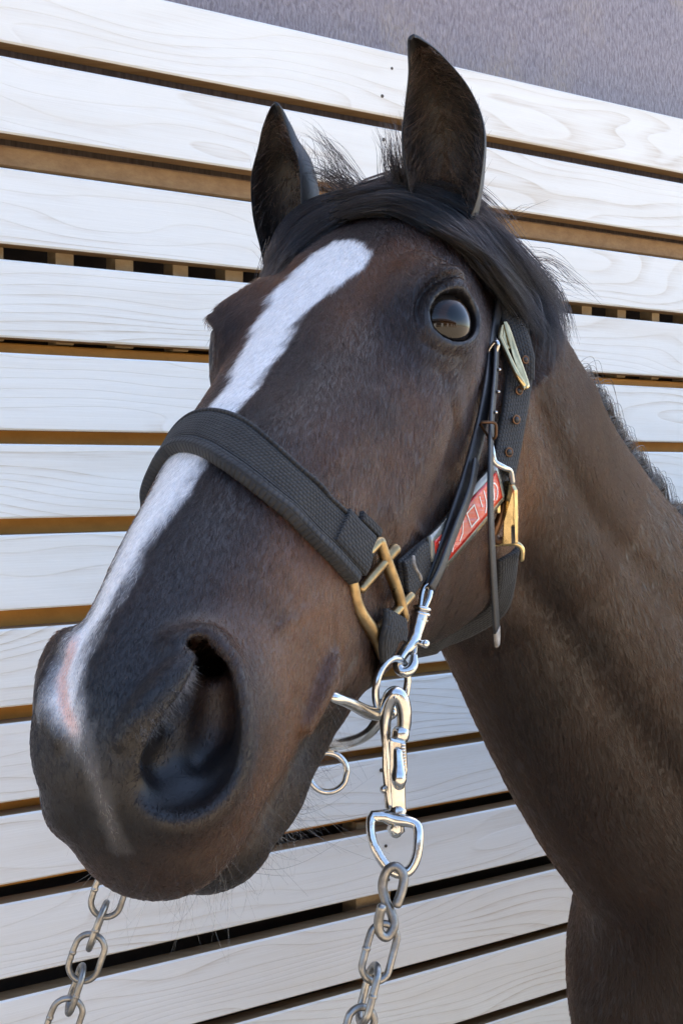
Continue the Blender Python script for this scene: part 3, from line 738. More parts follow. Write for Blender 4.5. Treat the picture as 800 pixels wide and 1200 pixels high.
# ears: curved cupped shells
def ear(axis, wid, opn, side, phi, name='ear'):
    A, W_ = spl(axis, wid, 8); n = len(A); m = 15; V = []; inn = []
    opn = unit(opn); outer = []
    for i in range(n):
        t = i / (n - 1); T = A[min(i+1, n-1)] - A[max(i-1, 0)]; T /= np.linalg.norm(T)
        O = opn - T * (opn @ T); O /= np.linalg.norm(O); S = np.cross(T, O); S *= np.sign(S @ np.array(side))
        ph = np.interp(t, [0, .25, .6, 1], phi)
        for j in range(m):
            a = (j / (m - 1) * 2 - 1) * ph; sx = math.sin(a) / max(math.sin(min(ph, 1.57)), .3)
            V.append(A[i] + S * W_[i] * sx - O * W_[i] * 1.2 * math.cos(a))
    V = np.array(V); N = np.zeros_like(V).reshape(n, m, 3); g = V.reshape(n, m, 3)
    du = np.gradient(g, axis=0); dv = np.gradient(g, axis=1); N = np.cross(du, dv); N /= np.linalg.norm(N, axis=2)[:, :, None] + 1e-9
    mid = N[n//2, m//2]
    if mid @ opn < 0: N = -N
    th = .30 * np.minimum(1, (1 - np.abs(np.linspace(-1, 1, m))**4) + .25)
    back = g - N * th[None, :, None]
    allv = np.r_[g.reshape(-1, 3), back.reshape(-1, 3)]; F = []; o = n * m
    for i in range(n - 1):
        for j in range(m - 1):
            a, b, c, d = i*m+j, i*m+j+1, (i+1)*m+j+1, (i+1)*m+j
            F.append((a, b, c, d)); F.append((o+d, o+c, o+b, o+a))
        F.append((i*m, (i+1)*m, o+(i+1)*m, o+i*m)); F.append(((i+1)*m+m-1, i*m+m-1, o+i*m+m-1, o+(i+1)*m+m-1))
    for j in range(m - 1):
        k = (n - 1) * m; F.append((k+j, k+j+1, o+k+j+1, o+k+j)[::-1])
    me = mesh(name, world(allv), F)
    bm = bmesh.new(); bm.from_mesh(me); bmesh.ops.recalc_face_normals(bm, faces=bm.faces); bm.to_mesh(me); bm.free()
    me.polygons.foreach_set('use_smooth', [True] * len(me.polygons))
    cj = np.abs(np.linspace(-1, 1, m)); inner = np.clip(1 - cj * 1.1, 0, 1)[None, :] * np.ones((n, 1))
    c1 = np.array([.0048, .0034, .0030]); c2 = np.array([.020, .012, .009])
    cin = c1 * (1 - .5 * inner.reshape(-1, 1)); col = np.r_[cin, np.tile(c1 * .9, (n * m, 1))]  # cupped shade painted in: colour darkens towards the ear's middle
    a = me.attributes.new('coat', 'FLOAT_COLOR', 'POINT'); a.data.foreach_set('color', np.c_[col, np.ones(len(col))].astype(np.float32).ravel())
    me.attributes.new('skin', 'FLOAT', 'POINT')
    ob = link(name, me, M['coat'], horse); md = ob.modifiers.new('sub', 'SUBSURF'); md.levels = md.render_levels = 1
    return g, N, back
def cx(l): return [cpx(*q) for q in l]
EARL = ear(cx([(527, 300, 99), (521, 255, 98.5), (521, 215, 97.5), (519, 160, 96.5), (513, 120, 96), (501, 80, 95), (489, 55, 94), (484, 46, 93.5)]),
           [2.2, 2.35, 2.75, 3.05, 2.55, 1.4, .55, .12], (-.12, .12, -1), (1, 0, 0), [2.5, 1.95, 1.45, 1.0])
EARR = ear(cx([(346, 320, 106), (340, 285, 105.5), (333, 245, 105), (326, 200, 104.5), (321, 170, 104), (319, 150, 103.5), (319.5, 133, 103), (321, 124, 102.5)]),
           [2.2, 2.3, 2.6, 2.45, 1.65, 1.2, .62, .12], (-.55, .15, -.8), (1, 0, 0), [2.5, 2.0, 1.5, 1.0])

# ------------------------------------------------------------------ hair
def strands(name, pts, rad, col, m, parent, kind=None):           # pts (n, k, 3) world; rad (n, k); col (n, 3)
    n, k, _ = pts.shape
    hc = bpy.data.hair_curves.new(name); hc.add_curves([k] * n)
    hc.attributes['position'].data.foreach_set('vector', pts.astype(np.float32).ravel())
    ra = hc.attributes.get('radius') or hc.attributes.new('radius', 'FLOAT', 'POINT')
    ra.data.foreach_set('value', rad.astype(np.float32).ravel())
    ca = hc.attributes.new('col', 'FLOAT_COLOR', 'CURVE'); ca.data.foreach_set('color', np.c_[col, np.ones(n)].astype(np.float32).ravel())
    hc.materials.append(m)
    o = bpy.data.objects.new(name, hc); COL.objects.link(o)
    if parent is not None: o.parent = parent; o.matrix_parent_inverse = Matrix.Translation(-wloc(parent))
    if kind: o['kind'] = kind
    return o
def scatter(V, Q, weight, n, rng):
    T = np.r_[Q[:, [0, 1, 2]], Q[:, [0, 2, 3]]]
    a, b, c = V[T[:, 0]], V[T[:, 1]], V[T[:, 2]]
    cr = np.cross(b - a, c - a); ar = np.linalg.norm(cr, axis=1) * weight((a + b + c) / 3, cr / (np.linalg.norm(cr, axis=1)[:, None] + 1e-9))
    i = np.searchsorted(np.cumsum(ar), rng.uniform(0, ar.sum(), n)); i = np.minimum(i, len(T) - 1)
    u, v = rng.uniform(size=(2, n)); f = u + v > 1; u[f], v[f] = 1 - u[f], 1 - v[f]
    return a[i] + u[:, None] * (b - a)[i] + v[:, None] * (c - a)[i]
CAMH = c2h(np.zeros(3))
def w_head(c, nn):
    d = CAMH - c; L_ = np.linalg.norm(d, axis=1); fac = (nn * d).sum(1) / L_
    w_ = np.clip(fac * 1.5 + .45, .06, 1) * (70 / L_)**1.2
    return w_ * (1 - .97 * (bare(c) > .3)) * (c[:, 1] > -6)
P_ = scatter(HV.astype(float)[:len(V1)], HQ[:len(Q1)], w_head, N_COAT, RNG)
g = grad(f_all_h, P_.astype(np.float32)); nrm = g / np.linalg.norm(g, axis=1)[:, None]; nrm = nrm.astype(float)
nk = np.clip((f_headcheap(P_) - .3) / 2, 0, 1)
fl = np.tile(np.array([0., 1., .25]), (len(P_), 1))
fl[:, 0] = .35 * np.sign(P_[:, 0]) * np.clip(np.abs(P_[:, 0]) / 4, 0, 1) * np.clip((30 - P_[:, 1]) / 15, 0, 1)
fl[:, 2] += .5 * np.clip((P_[:, 2] - 6) / 8, 0, 1) + .3 * fbm(P_, 6)
nkd = (NT[len(NT)//2] @ HR); nkd = nkd + (np.array([0, 1., 0]) @ HR) * .9
fl = fl * (1 - nk[:, None]) + nk[:, None] * nkd
fl += .22 * RNG.normal(size=fl.shape)
fl -= nrm * (fl * nrm).sum(1)[:, None]; fl /= np.linalg.norm(fl, axis=1)[:, None]
ln = np.interp(P_[:, 1], [0, 15, 40, 50, 58], [.85, .75, .55, .35, .25]) * RNG.uniform(.6, 1.25, len(P_)); ln = np.where(nk > .5, 1.0 * ln, ln)
bz, bd = blaze(P_); isw = RNG.uniform(size=len(P_)) < np.clip(bz * 1.15 - .05 - .5 * np.clip((P_[:, 1] - 54) / 2, 0, 1), 0, 1)
ln = np.where(isw, ln * 1.15, ln)
lift = RNG.uniform(.04, .15, len(P_))
t = np.array([0, .5, 1.0])
pts = P_[:, None, :] + ln[:, None, None] * (fl[:, None, :] * t[None, :, None] + nrm[:, None, :] * (lift[:, None] * np.array([0, .75, .9])[None, :])[:, :, None])
pts = pts - nrm[:, None, :] * .01
col = coat_colour(P_) * RNG.uniform(.5, 1.7, (len(P_), 1))
col = np.where(isw[:, None], np.array([.80, .775, .73]) * RNG.uniform(.45, 1.1, (len(P_), 1)) , np.where((bz > .5)[:, None], np.array([.06, .055, .055]), col))
rad = np.array([.0105, .0095, .003])[None, :] * RNG.uniform(.7, 1.3, (len(P_), 1)) * .01 * 1.0
strands('coat_hair', h2w(pts.reshape(-1, 3)).reshape(pts.shape), rad, np.clip(col, 0, .9), M['hair'], horse, 'stuff')
# neck and shoulder coat
VC = world(V2) if False else V2.astype(float)
def w_neck(c, nn):
    L_ = np.linalg.norm(c, axis=1); fac = -(nn * c).sum(1) / L_
    inb = (np.abs(c[:, 0] / c[:, 2]) < .36) & (np.abs(c[:, 1] / c[:, 2]) < .46)
    return np.clip(fac * 1.5 + .4, .03, 1) * np.where(inb, 1, .04)
P_ = scatter(VC, Q2, w_neck, N_NECK, RNG)
g = grad(f_all_c, P_.astype(np.float32), .2); nrm = (g / np.linalg.norm(g, axis=1)[:, None]).astype(float)
iu = np.argmin(((P_[:, None, :] - NA[None, ::3, :])**2).sum(2), axis=1) * 3
fl = NT[iu] + np.array([0, .9, 0]) + .22 * RNG.normal(size=P_.shape) + .35 * np.stack([fbm(P_, 9), fbm(P_ + 50, 9), fbm(P_ + 90, 9)], 1)
fl -= nrm * (fl * nrm).sum(1)[:, None]; fl /= np.linalg.norm(fl, axis=1)[:, None]
ln = 1.1 * RNG.uniform(.6, 1.3, len(P_)); lift = RNG.uniform(.02, .10, len(P_))
pts = P_[:, None, :] + ln[:, None, None] * (fl[:, None, :] * t[None, :, None] + nrm[:, None, :] * (lift[:, None] * np.array([0, .75, .9])[None, :])[:, :, None])
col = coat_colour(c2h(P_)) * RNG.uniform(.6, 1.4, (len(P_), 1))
rad = np.array([.013, .012, .004])[None, :] * RNG.uniform(.7, 1.3, (len(P_), 1)) * .01
strands('coat_hair', world(pts.reshape(-1, 3)).reshape(pts.shape), rad, np.clip(col, 0, .9), M['hair'], horse, 'stuff')

# long hair from guide polylines in camera cm; each strand blends two neighbouring guides
def resample(G_, k):
    G_ = np.array(G_, float); a, _ = spl(G_, np.zeros(len(G_)), 8)
    d = np.r_[0, np.cumsum(np.linalg.norm(np.diff(a, axis=0), axis=1))]
    return np.stack([np.interp(np.linspace(0, d[-1], k), d, a[:, j]) for j in range(3)], 1)
def lock(guides, n, k=14, spread=.35, jit=.25, rad=.011, cut=(.7, 1.0), lift=None, clump=28, rng=RNG):
    Gd = np.array([resample(cx(q), k) for q in guides]); m = len(Gd)
    cl = rng.uniform(0, max(m - 1 - 1e-6, 0), clump); clo = rng.normal(size=(clump, 3)) * spread
    ci = rng.integers(0, clump, n); u = np.clip(cl[ci] + rng.normal(size=n) * .22, 0, max(m - 1 - 1e-6, 0))
    i = u.astype(int) if m > 1 else np.zeros(n, int); f = (u - i)[:, None, None]
    a = Gd[i] * (1 - f) + Gd[np.minimum(i + 1, m - 1)] * f
    tt = np.linspace(0, 1, k)
    a = a + (clo[ci])[:, None, :] * (.35 + .65 * tt)[None, :, None] + rng.normal(size=(n, 1, 3)) * (jit * (1 - .35 * tt))[None, :, None]
    fr = rng.normal(size=(n, 3, 3)) * jit * .5
    for q in range(3):
        a = a + fr[:, q, None, :] * np.sin(tt * (q + 1) * 2.6 + rng.uniform(0, 6, (n, 1)))[:, :, None] * tt[None, :, None]
    L_ = rng.uniform(*cut, n); s0 = rng.uniform(0, .22, n) * (n > 300); x = (s0[:, None] + tt[None, :] * (L_ - s0)[:, None]) * (k - 1); x0 = np.clip(x.astype(int), 0, k - 2); w_ = (x - x0)[:, :, None]
    r = np.arange(n)[:, None]; a = a[r, x0] * (1 - w_) + a[r, x0 + 1] * w_
    rd = rad * rng.uniform(.7, 1.25, (n, 1)) * np.interp(tt, [0, .7, 1], [1, .85, .2])[None, :]
    return a, rd
def hairdo(name, locks, base=(.0024, .0019, .0018)):
    A = np.concatenate([l[0] for l in locks]); Rd = np.concatenate([l[1] for l in locks])
    c = np.array(base) * np.exp(RNG.normal(0, .75, (len(A), 1))) * 1.1 * (1 + RNG.uniform(0, .35, (len(A), 1)) * np.array([1, .4, 0]))
    return strands(name, world(A.reshape(-1, 3)).reshape(A.shape), Rd * .01, c, M['mane'], horse, 'stuff')
def hx(l):                                                        # guide points; a depth given as ('h', lift) sits on the body
    o = []
    for x, y, d in l:
        if isinstance(d, tuple):
            c, n_ = hit(x, y); o.append(c + n_ * d[0] if c is not None else cpx(x, y, d[1]))
        else: o.append(cpx(x, y, d))
    return o
RF = [[(385, 232, (.8, 102)), (425, 222, (.8, 101)), (470, 228, (1.0, 99)), (530, 240, (1.3, 98)), (590, 275, (1.2, 99)), (632, 322, (1.2, 100)), (650, 366, (.8, 103))],
      [(385, 240, (.6, 101)), (428, 230, (.7, 99)), (472, 236, (.9, 97)), (530, 256, (1.1, 96)), (584, 292, (1.2, 97)), (618, 338, (1.4, 99)), (632, 392, (1.2, 101))],
      [(388, 250, (.5, 99)), (424, 238, (.6, 98)), (470, 246, (.7, 96)), (524, 270, (.8, 94)), (572, 308, (1.0, 94)), (602, 350, (1.6, 96)), (612, 402, (1.6, 99))],
      [(385, 262, (.3, 98)), (418, 250, (.35, 97)), (458, 254, (.5, 95)), (508, 278, (.5, 92)), (553, 310, (.7, 91)), (583, 348, (1.4, 92)), (594, 384, (2.0, 96))]]
LF = [[(500, 232, (.8, 99)), (450, 226, (.9, 101)), (405, 229, (.9, 102)), (365, 240, (.9, 103)), (335, 264, 102.5), (318, 298, 101.5), (308, 338, 101)],
      [(500, 246, (.7, 97)), (450, 233, (.7, 99.5)), (402, 238, (.8, 100)), (362, 254, (.8, 100)), (336, 280, (.8, 100)), (320, 312, (.8, 99.5)), (311, 344, 99.5)],
      [(495, 265, (.4, 94)), (448, 246, (.4, 97.4)), (404, 258, (.4, 98)), (370, 278, (.4, 97.5)), (344, 302, (.4, 97)), (328, 324, (.5, 97)), (315, 342, (.6, 98))]]
TOP = [[(388, 250, (.8, 102)), (430, 230, (1.2, 101)), (480, 222, (1.6, 100.5)), (530, 232, (1.8, 100)), (568, 262, (1.5, 101)), (594, 300, (1.2, 102))],
       [(380, 248, (1.2, 102.5)), (430, 222, (1.8, 102.5)), (490, 214, 102), (545, 230, 101.5), (588, 270, 102.5), (624, 330, 104)]]
BACK = [[(560, 255, 102), (600, 288, 102), (634, 328, 103), (652, 372, 104), (664, 425, 106)],
        [(555, 270, 100), (592, 303, 100), (618, 345, 101), (630, 392, (1.2, 102.5)), (636, 440, (.6, 105))],
        [(548, 296, 98), (582, 328, 98.5), (604, 365, (2, 100)), (616, 405, (1.4, 102.5)), (622, 440, (.7, 105))]]
_cx = cx
def cx(l): return hx(l)
hairdo('forelock', [lock(RF, 1000, cut=(.6, 1.05), rad=.026, clump=30, jit=.17, spread=.62), lock(LF, 650, cut=(.6, 1.05), rad=.026, clump=20, jit=.16, spread=.5),
                    lock(TOP, 500, cut=(.45, 1.0), rad=.024, clump=16, jit=.22, spread=.7), lock(BACK, 700, cut=(.4, 1.0), jit=.24, rad=.024, clump=26, spread=.8),
                    lock(RF[2:], 420, cut=(.7, 1.05), rad=.026, clump=9, jit=.14, spread=.5)])
WISP = []
for gds, n in (([[(372, 218, 103), (372, 190, 103), (362, 165, 103), (345, 150, 103)], [(432, 222, 102), (412, 195, 102), (390, 170, 102), (362, 148, 102)]], 70),
               ([[(478, 222, 99), (466, 195, 99), (462, 165, 99), (455, 140, 99)], [(462, 224, 99), (450, 200, 99), (448, 172, 99), (440, 150, 99)]], 90),
               ([[(478, 220, 99), (474, 200, 98), (470, 180, 98), (464, 165, 98)], [(462, 222, 99), (462, 205, 99), (458, 185, 99), (452, 172, 99)]], 120),
               ([[(430, 224, 102), (405, 205, 102), (385, 192, 102), (372, 186, 102)], [(400, 226, 103), (385, 212, 103), (372, 205, 103), (352, 200, 103)]], 110),
               ([[(560, 275, 102), (585, 258, 102), (605, 245, 101), (632, 232, 101)]], 8),
               ([[(618, 300, 103), (645, 302, 103), (672, 322, 103), (702, 352, 103)], [(615, 310, 103), (640, 318, 103), (660, 335, 103), (690, 340, 103)]], 30),
               ([[(615, 305, 104), (640, 325, 104), (657, 355, 104), (670, 405, 104)], [(610, 315, 103), (632, 345, 103), (645, 380, 103), (657, 402, 103)]], 190),
               ([[(610, 330, 103), (628, 352, 103), (640, 378, 103), (650, 402, 103)], [(600, 350, 102), (618, 380, 102), (626, 410, 103), (636, 432, 104)]], 160),
               ([[(325, 300, 99), (318, 318, 99), (312, 334, 99), (305, 350, 99)], [(318, 280, 99), (310, 300, 99), (306, 318, 99), (303, 338, 99)]], 60)):
    WISP.append(lock(gds, n, cut=(.5, 1.05), spread=.25, jit=.32, clump=9, rad=.016))
hairdo('loose_hair', WISP)
# mane along the crest of the neck, lying to the far side
MN = []
for k_ in range(5, len(NA) - 2):
    u = k_
    for r_ in range(6):
        c0 = NA[u] + NDOR[u] * (_n[3][u] - .6) + NT[u] * RNG.uniform(-1.2, 1.2) * 2
        c1 = c0 + NDOR[u] * 1.5 - NLAT[u] * np.sign(NLAT[u][2]) * -1.5 * 0 + np.array([.25, 0, 1]) * 1.8 + NT[u] * .8
        c2 = c1 + np.array([.2, .9, .7]) * 3.5 + NT[u]; c3 = c2 + np.array([.1, 1, .25]) * 6 + NT[u]
        MN.append((c0, c1, c2, c3))
MA, MR = [], []
for q in MN:
    a = resample(q, 10); n_ = 34
    A = a[None] + RNG.normal(size=(n_, 1, 3)) * np.linspace(.35, .6, 10)[None, :, None] + RNG.normal(size=(n_, 1, 3)) * np.linspace(0, .55, 10)[None, :, None]
    MA.append(A); MR.append(.02 * RNG.uniform(.7, 1.25, (n_, 1)) * np.linspace(1, .3, 10)[None, :])
hairdo('mane', [(np.concatenate(MA), np.concatenate(MR))])
# fur inside the ears
def earfur(E, n, base):
    g_, N_, bk = E; a, m, _ = g_.shape
    i = RNG.uniform(.03, .80, n) * (a - 1); j = np.clip(RNG.normal(.5, .28, n), .02, .98) * (m - 1)
    i0, j0 = i.astype(int), j.astype(int)
    p0 = g_[i0, j0] + (g_[np.minimum(i0 + 1, a - 1), j0] - g_[i0, j0]) * (i - i0)[:, None] + (g_[i0, np.minimum(j0 + 1, m - 1)] - g_[i0, j0]) * (j - j0)[:, None]
    nn = N_[i0, j0]; up = g_[np.minimum(i0 + 1, a - 1), j0] - g_[np.maximum(i0 - 1, 0), j0]; up /= np.linalg.norm(up, axis=1)[:, None] + 1e-9
    side = g_[i0, np.minimum(j0 + 1, m - 1)] - g_[i0, np.maximum(j0 - 1, 0)]; side /= np.linalg.norm(side, axis=1)[:, None] + 1e-9
    side *= -np.sign(j - (m - 1) / 2)[:, None]
    d = up * RNG.uniform(.4, 1.1, (n, 1)) + side * RNG.uniform(.1, .6, (n, 1)) + nn * RNG.uniform(.15, .7, (n, 1)) + RNG.normal(size=(n, 3)) * .25
    L_ = (RNG.uniform(.6, 1.9, n) * np.interp(i / (a - 1), [0, .5, .8], [1.15, .9, .35]))[:, None]; tt = np.linspace(0, 1, 5)
    P = p0[:, None] + (d * L_)[:, None] * tt[None, :, None] - nn[:, None] * (.25 * L_)[:, None] * (tt**2)[None, :, None]
    c = base * np.exp(RNG.normal(-.2, .8, (n, 1))); rd = .022 * .01 * RNG.uniform(.7, 1.2, (n, 1)) * np.interp(tt, [0, 1], [1, .25])[None]
    return P, rd, c
for E_, n_ in ((EARL, 3600), (EARR, 2400)):
    P, rd, c = earfur(E_, n_, np.array([.045, .026, .018]))
    strands('ear_fur', world(P.reshape(-1, 3)).reshape(P.shape), rd, c, M['hair'], horse, 'stuff')
# whiskers round the muzzle and chin, lashes, pale nostril fringe
def feelers(name, pts, nrm_, lng, bend, colr, rad):
    n = len(pts); k = 7; tt = np.linspace(0, 1, k)
    d = nrm_ + RNG.normal(size=(n, 3)) * .35; d /= np.linalg.norm(d, axis=1)[:, None]
    b_ = RNG.normal(size=(n, 3)) * bend
    P = pts[:, None] + (d * lng[:, None])[:, None] * tt[None, :, None] + (b_ * lng[:, None])[:, None] * (tt**2)[None, :, None]
    rd = rad * .01 * np.ones((n, 1)) * np.interp(tt, [0, 1], [1, .25])[None]
    return strands(name, h2w(P.reshape(-1, 3)).reshape(P.shape), rd, np.tile(colr, (n, 1)) * RNG.uniform(.5, 1.5, (n, 1)), M['hair'], horse, 'stuff')
def w_muz(c, nn):
    d = CAMH - c; fac = (nn * d).sum(1) / np.linalg.norm(d, axis=1)
    return ((c[:, 1] > 46) & (c[:, 2] > 9.5)) * np.clip(fac + .7, .05, 1) * np.clip((c[:, 2] - 8) / 4, .1, 1.6) * (1 - (bare(c) > .3))
def snorm(p): g = grad(f_all_h, p.astype(np.float32)); return (g / np.linalg.norm(g, axis=1)[:, None]).astype(float)
p = scatter(HV.astype(float)[:len(V1)], HQ[:len(Q1)], w_muz, 190, RNG)
feelers('whisker', p, snorm(p) + np.array([0, .4, .3]), RNG.uniform(.8, 3.0, 190), .28, (.11, .10, .085), .0062)
m_ = (p[:, 2] > 13.5); p2 = scatter(HV.astype(float)[:len(V1)], HQ[:len(Q1)], lambda c, nn: ((c[:, 1] > 44) & (c[:, 1] < 57) & (c[:, 2] > 14.2) & (c[:, 0] > -1)) * 1.0, 60, RNG)
feelers('whisker', p2, snorm(p2), RNG.uniform(1.2, 4.2, 60), .55, (.012, .011, .011), .0085)
p3_ = scatter(HV.astype(float)[:len(V1)], HQ[:len(Q1)], lambda c, nn: ((c[:, 1] > 44) & (c[:, 1] < 56) & (c[:, 2] > 6) & (c[:, 0] > 4)) * (1 - (bare(c) > .3)), 26, RNG)
feelers('whisker', p3_, snorm(p3_) * .5 + np.array([0, .6, .4]), RNG.uniform(.6, 1.4, 26), .5, (.01, .01, .01), .008)
fa, _ = spl(FOLD, [1] * 5, 60); fa = fa[50:]; fa = fa[RNG.integers(0, len(fa), 520)]
cd = unit((.45, .62, .55)); fa = fa + cd * .42 + RNG.normal(size=(520, 3)) * .12
fa = fa - snorm(fa) * f_all_h(fa.astype(np.float32))[:, None]
feelers('nostril_fringe', fa, snorm(fa) * .5 + np.array([.5, .75, .55]), RNG.uniform(.3, .75, 520), .2, (.30, .29, .29), .0065)
th = RNG.uniform(.25, 2.9, 260); lr = EYE + (EA + .1) * np.cos(th)[:, None] * -E1 + (EB + .1) * np.sin(th)[:, None] * E2 + (2.05 + .12 * EB * np.sin(th))[:, None] * E3
feelers('eyelash', lr, E3 * 1.0 + E2 * .55 + 0 * lr, RNG.uniform(.5, 1.3, 260), .2, (.006, .005, .005), .011)
# ------------------------------------------------------------------ tack: halter, bridle strap, bit, chains (camera cm unless noted)
def frames(P, Nn):
    T = np.gradient(P, axis=0); T /= np.linalg.norm(T, axis=1)[:, None]
    Nn = Nn - T * (Nn * T).sum(1)[:, None]; Nn /= np.linalg.norm(Nn, axis=1)[:, None]
    return T, Nn, np.cross(T, Nn)
def band(name, pts, nrm, w_, th, m, parent, n=8, taper=None, edge=.5, lift=0.0, wob=0.0):
    # flat strap: rounded rectangular section swept along a path; lies on its path with its back
    pts = np.array(pts, float); nrm = np.array(nrm, float)
    P, _ = spl(pts, np.zeros(len(pts)), n); Nn, _ = spl(nrm * np.ones_like(pts), np.zeros(len(pts)), n)
    T, Nn, Wd = frames(P, Nn); L = np.r_[0, np.cumsum(np.linalg.norm(np.diff(P, axis=0), axis=1))]
    k = 9; vs = np.linspace(-1, 1, k); V, UV, F = [], [], []
    for i in range(len(P)):
        ww = w_ * .5 * (np.interp(L[i] / L[-1], *taper) if taper else 1)
        prof = [(v * ww, th * (1 - edge * abs(v)**6), v) for v in vs] + [(v * ww * .985, th * .0, v) for v in vs[::-1]]
        for a, h, v in prof:
            V.append(P[i] + Wd[i] * (a + wob * math.sin(L[i] * 1.7) * .3) + Nn[i] * (h + lift)); UV.append((L[i] * .01, (v * ww + ww) * .01))
    K = 2 * k
    for i in range(len(P) - 1):
        for j in range(K):
            F.append((i*K + j, i*K + (j+1) % K, (i+1)*K + (j+1) % K, (i+1)*K + j))
    F.append(tuple(range(K))[::-1]); F.append(tuple((len(P)-1)*K + j for j in range(K)))
    me = mesh(name, world(np.array(V)), F)
    uvl = me.uv_layers.new(name='UVMap')
    li = np.empty(len(me.loops), np.int32); me.loops.foreach_get('vertex_index', li)
    uvl.data.foreach_set('uv', np.array(UV, np.float32)[li].ravel())
    bm = bmesh.new(); bm.from_mesh(me); bmesh.ops.recalc_face_normals(bm, faces=bm.faces); bm.to_mesh(me); bm.free()
    o = link(name, me, m, parent)
    def at(u, v, h):                                              # a place on the strap: u cm along, v cm across, h cm above its back
        q = [np.interp(u, L, A[:, c]) for A in (P, Nn, Wd) for c in range(3)]; q = np.array(q).reshape(3, 3)
        return q[0] + q[2] * v + q[1] * (h + lift)
    at.L = L[-1]
    return o, at
CAPK = .75
def rod(name, pts, rad, m, parent, closed=False, n=6, seg=12, flat=None, smooth=True):
    pts = np.array(pts, float); rad = np.ones(len(pts)) * np.array(rad, float)
    if closed:
        P = np.r_[pts[-2:], pts, pts[:2]]; r_ = np.r_[rad[-2:], rad, rad[:2]]; A, B_ = spl(P, r_, n); A, B_ = A[2*n:-2*n-1], B_[2*n:-2*n-1]
    elif smooth and len(pts) > 2: A, B_ = spl(pts, rad, n)
    else: A, B_ = pts, rad
    N_ = len(A); V = []; F = []
    T = (np.roll(A, -1, 0) - np.roll(A, 1, 0)) if closed else np.gradient(A, axis=0)
    T = T / np.linalg.norm(T, axis=1)[:, None]
    X = np.cross(T[0], [0.3, .2, 1]); X /= np.linalg.norm(X)
    for i in range(N_):
        X = X - T[i] * (X @ T[i]); X /= np.linalg.norm(X); Y = np.cross(T[i], X)
        for j in range(seg):
            a = 2 * math.pi * j / seg
            V.append(A[i] + B_[i] * (X * math.cos(a) + Y * math.sin(a)))
    for i in range(N_ if closed else N_ - 1):
        i2 = (i + 1) % N_; off = 0
        if closed and i2 == 0:
            d0 = np.array(V[(N_-1)*seg]); off = int(np.argmin([np.linalg.norm(d0 - np.array(V[j])) for j in range(seg)]))
        for j in range(seg): F.append((i*seg + j, i*seg + (j+1) % seg, i2*seg + (j+1+off) % seg, i2*seg + (j+off) % seg))
    if not closed:
        for i, s in ((0, -1), (N_ - 1, 1)):
            last = i * seg
            for hh, rr_ in ((.5, .84), (.82, .52)):
                k0 = len(V)
                for j in range(seg): V.append(A[i] + (np.array(V[i*seg + j]) - A[i]) * rr_ + T[i] * s * B_[i] * hh * CAPK)
                for j in range(seg):
                    q = (last + j, last + (j+1) % seg, k0 + (j+1) % seg, k0 + j); F.append(q if s > 0 else q[::-1])
                last = k0
            c = len(V); V.append(A[i] + T[i] * s * B_[i] * .95 * CAPK)
            for j in range(seg):
                q = (last + j, last + (j+1) % seg, c); F.append(q if s > 0 else q[::-1])
    me = mesh(name, world(np.array(V)), F)
    return link(name, me, m, parent)
def ringpts(c, nrm, r, k=14, sq=1.0, up=None):
    nrm = unit(nrm); a = np.cross(nrm, up if up is not None else (0, 1, .1)); a /= np.linalg.norm(a); b = np.cross(nrm, a)
    return [np.array(c) + r * (math.cos(t) * a + sq * math.sin(t) * b) for t in np.linspace(0, 2 * math.pi, k, endpoint=False)]
def slab(name, poly, th, m, parent, bev=.08):                     # a flat plate with its own thickness: polygon in camera cm
    poly = np.array(poly, float); n_ = np.cross(poly[1] - poly[0], poly[2] - poly[0]); n_ /= np.linalg.norm(n_); n_ *= -np.sign(n_[2])
    bm = bmesh.new(); f = bm.faces.new([bm.verts.new(world(p)) for p in poly])
    e = bmesh.ops.extrude_face_region(bm, geom=[f]); vs = [v for v in e['geom'] if isinstance(v, bmesh.types.BMVert)]
    dv = Vector(world(n_ * th) - world(np.zeros(3)))
    for v in vs: v.co += dv
    bmesh.ops.recalc_face_normals(bm, faces=bm.faces)
    bmesh.ops.bevel(bm, geom=bm.edges[:], offset=bev * .01, segments=2, profile=.6, affect='EDGES')
    me = bpy.data.meshes.new(name); bm.to_mesh(me); bm.free(); return link(name, me, m, parent)
def onhead(p, off):                                               # head-frame point pushed to `off` cm above the skin -> camera cm, normal
    p = np.array(p, np.float32).reshape(-1, 3)
    for _ in range(8):
        g = grad(f_all_h, p); p = p - ((f_all_h(p) - off) / np.maximum((g * g).sum(1), .2))[:, None] * g
    g = grad(f_all_h, p); g /= np.linalg.norm(g, axis=1)[:, None]
    return p.astype(float) @ HR.T + HT, g.astype(float) @ HR.T
def densify(P, n=10): return spl(P, np.zeros(len(P)), n)[0]
def surf(pxs, off):
    C, N_ = [], []
    for q in pxs:
        c, n_ = hit(*q); C.append(c + n_ * off); N_.append(n_)
    return np.array(C), np.array(N_)
def mirror(c):                                                    # camera cm point reflected in the head's own plane
    return (((np.asarray(c, float) - HT) @ HR) * np.array([-1, 1, 1])) @ HR.T + HT

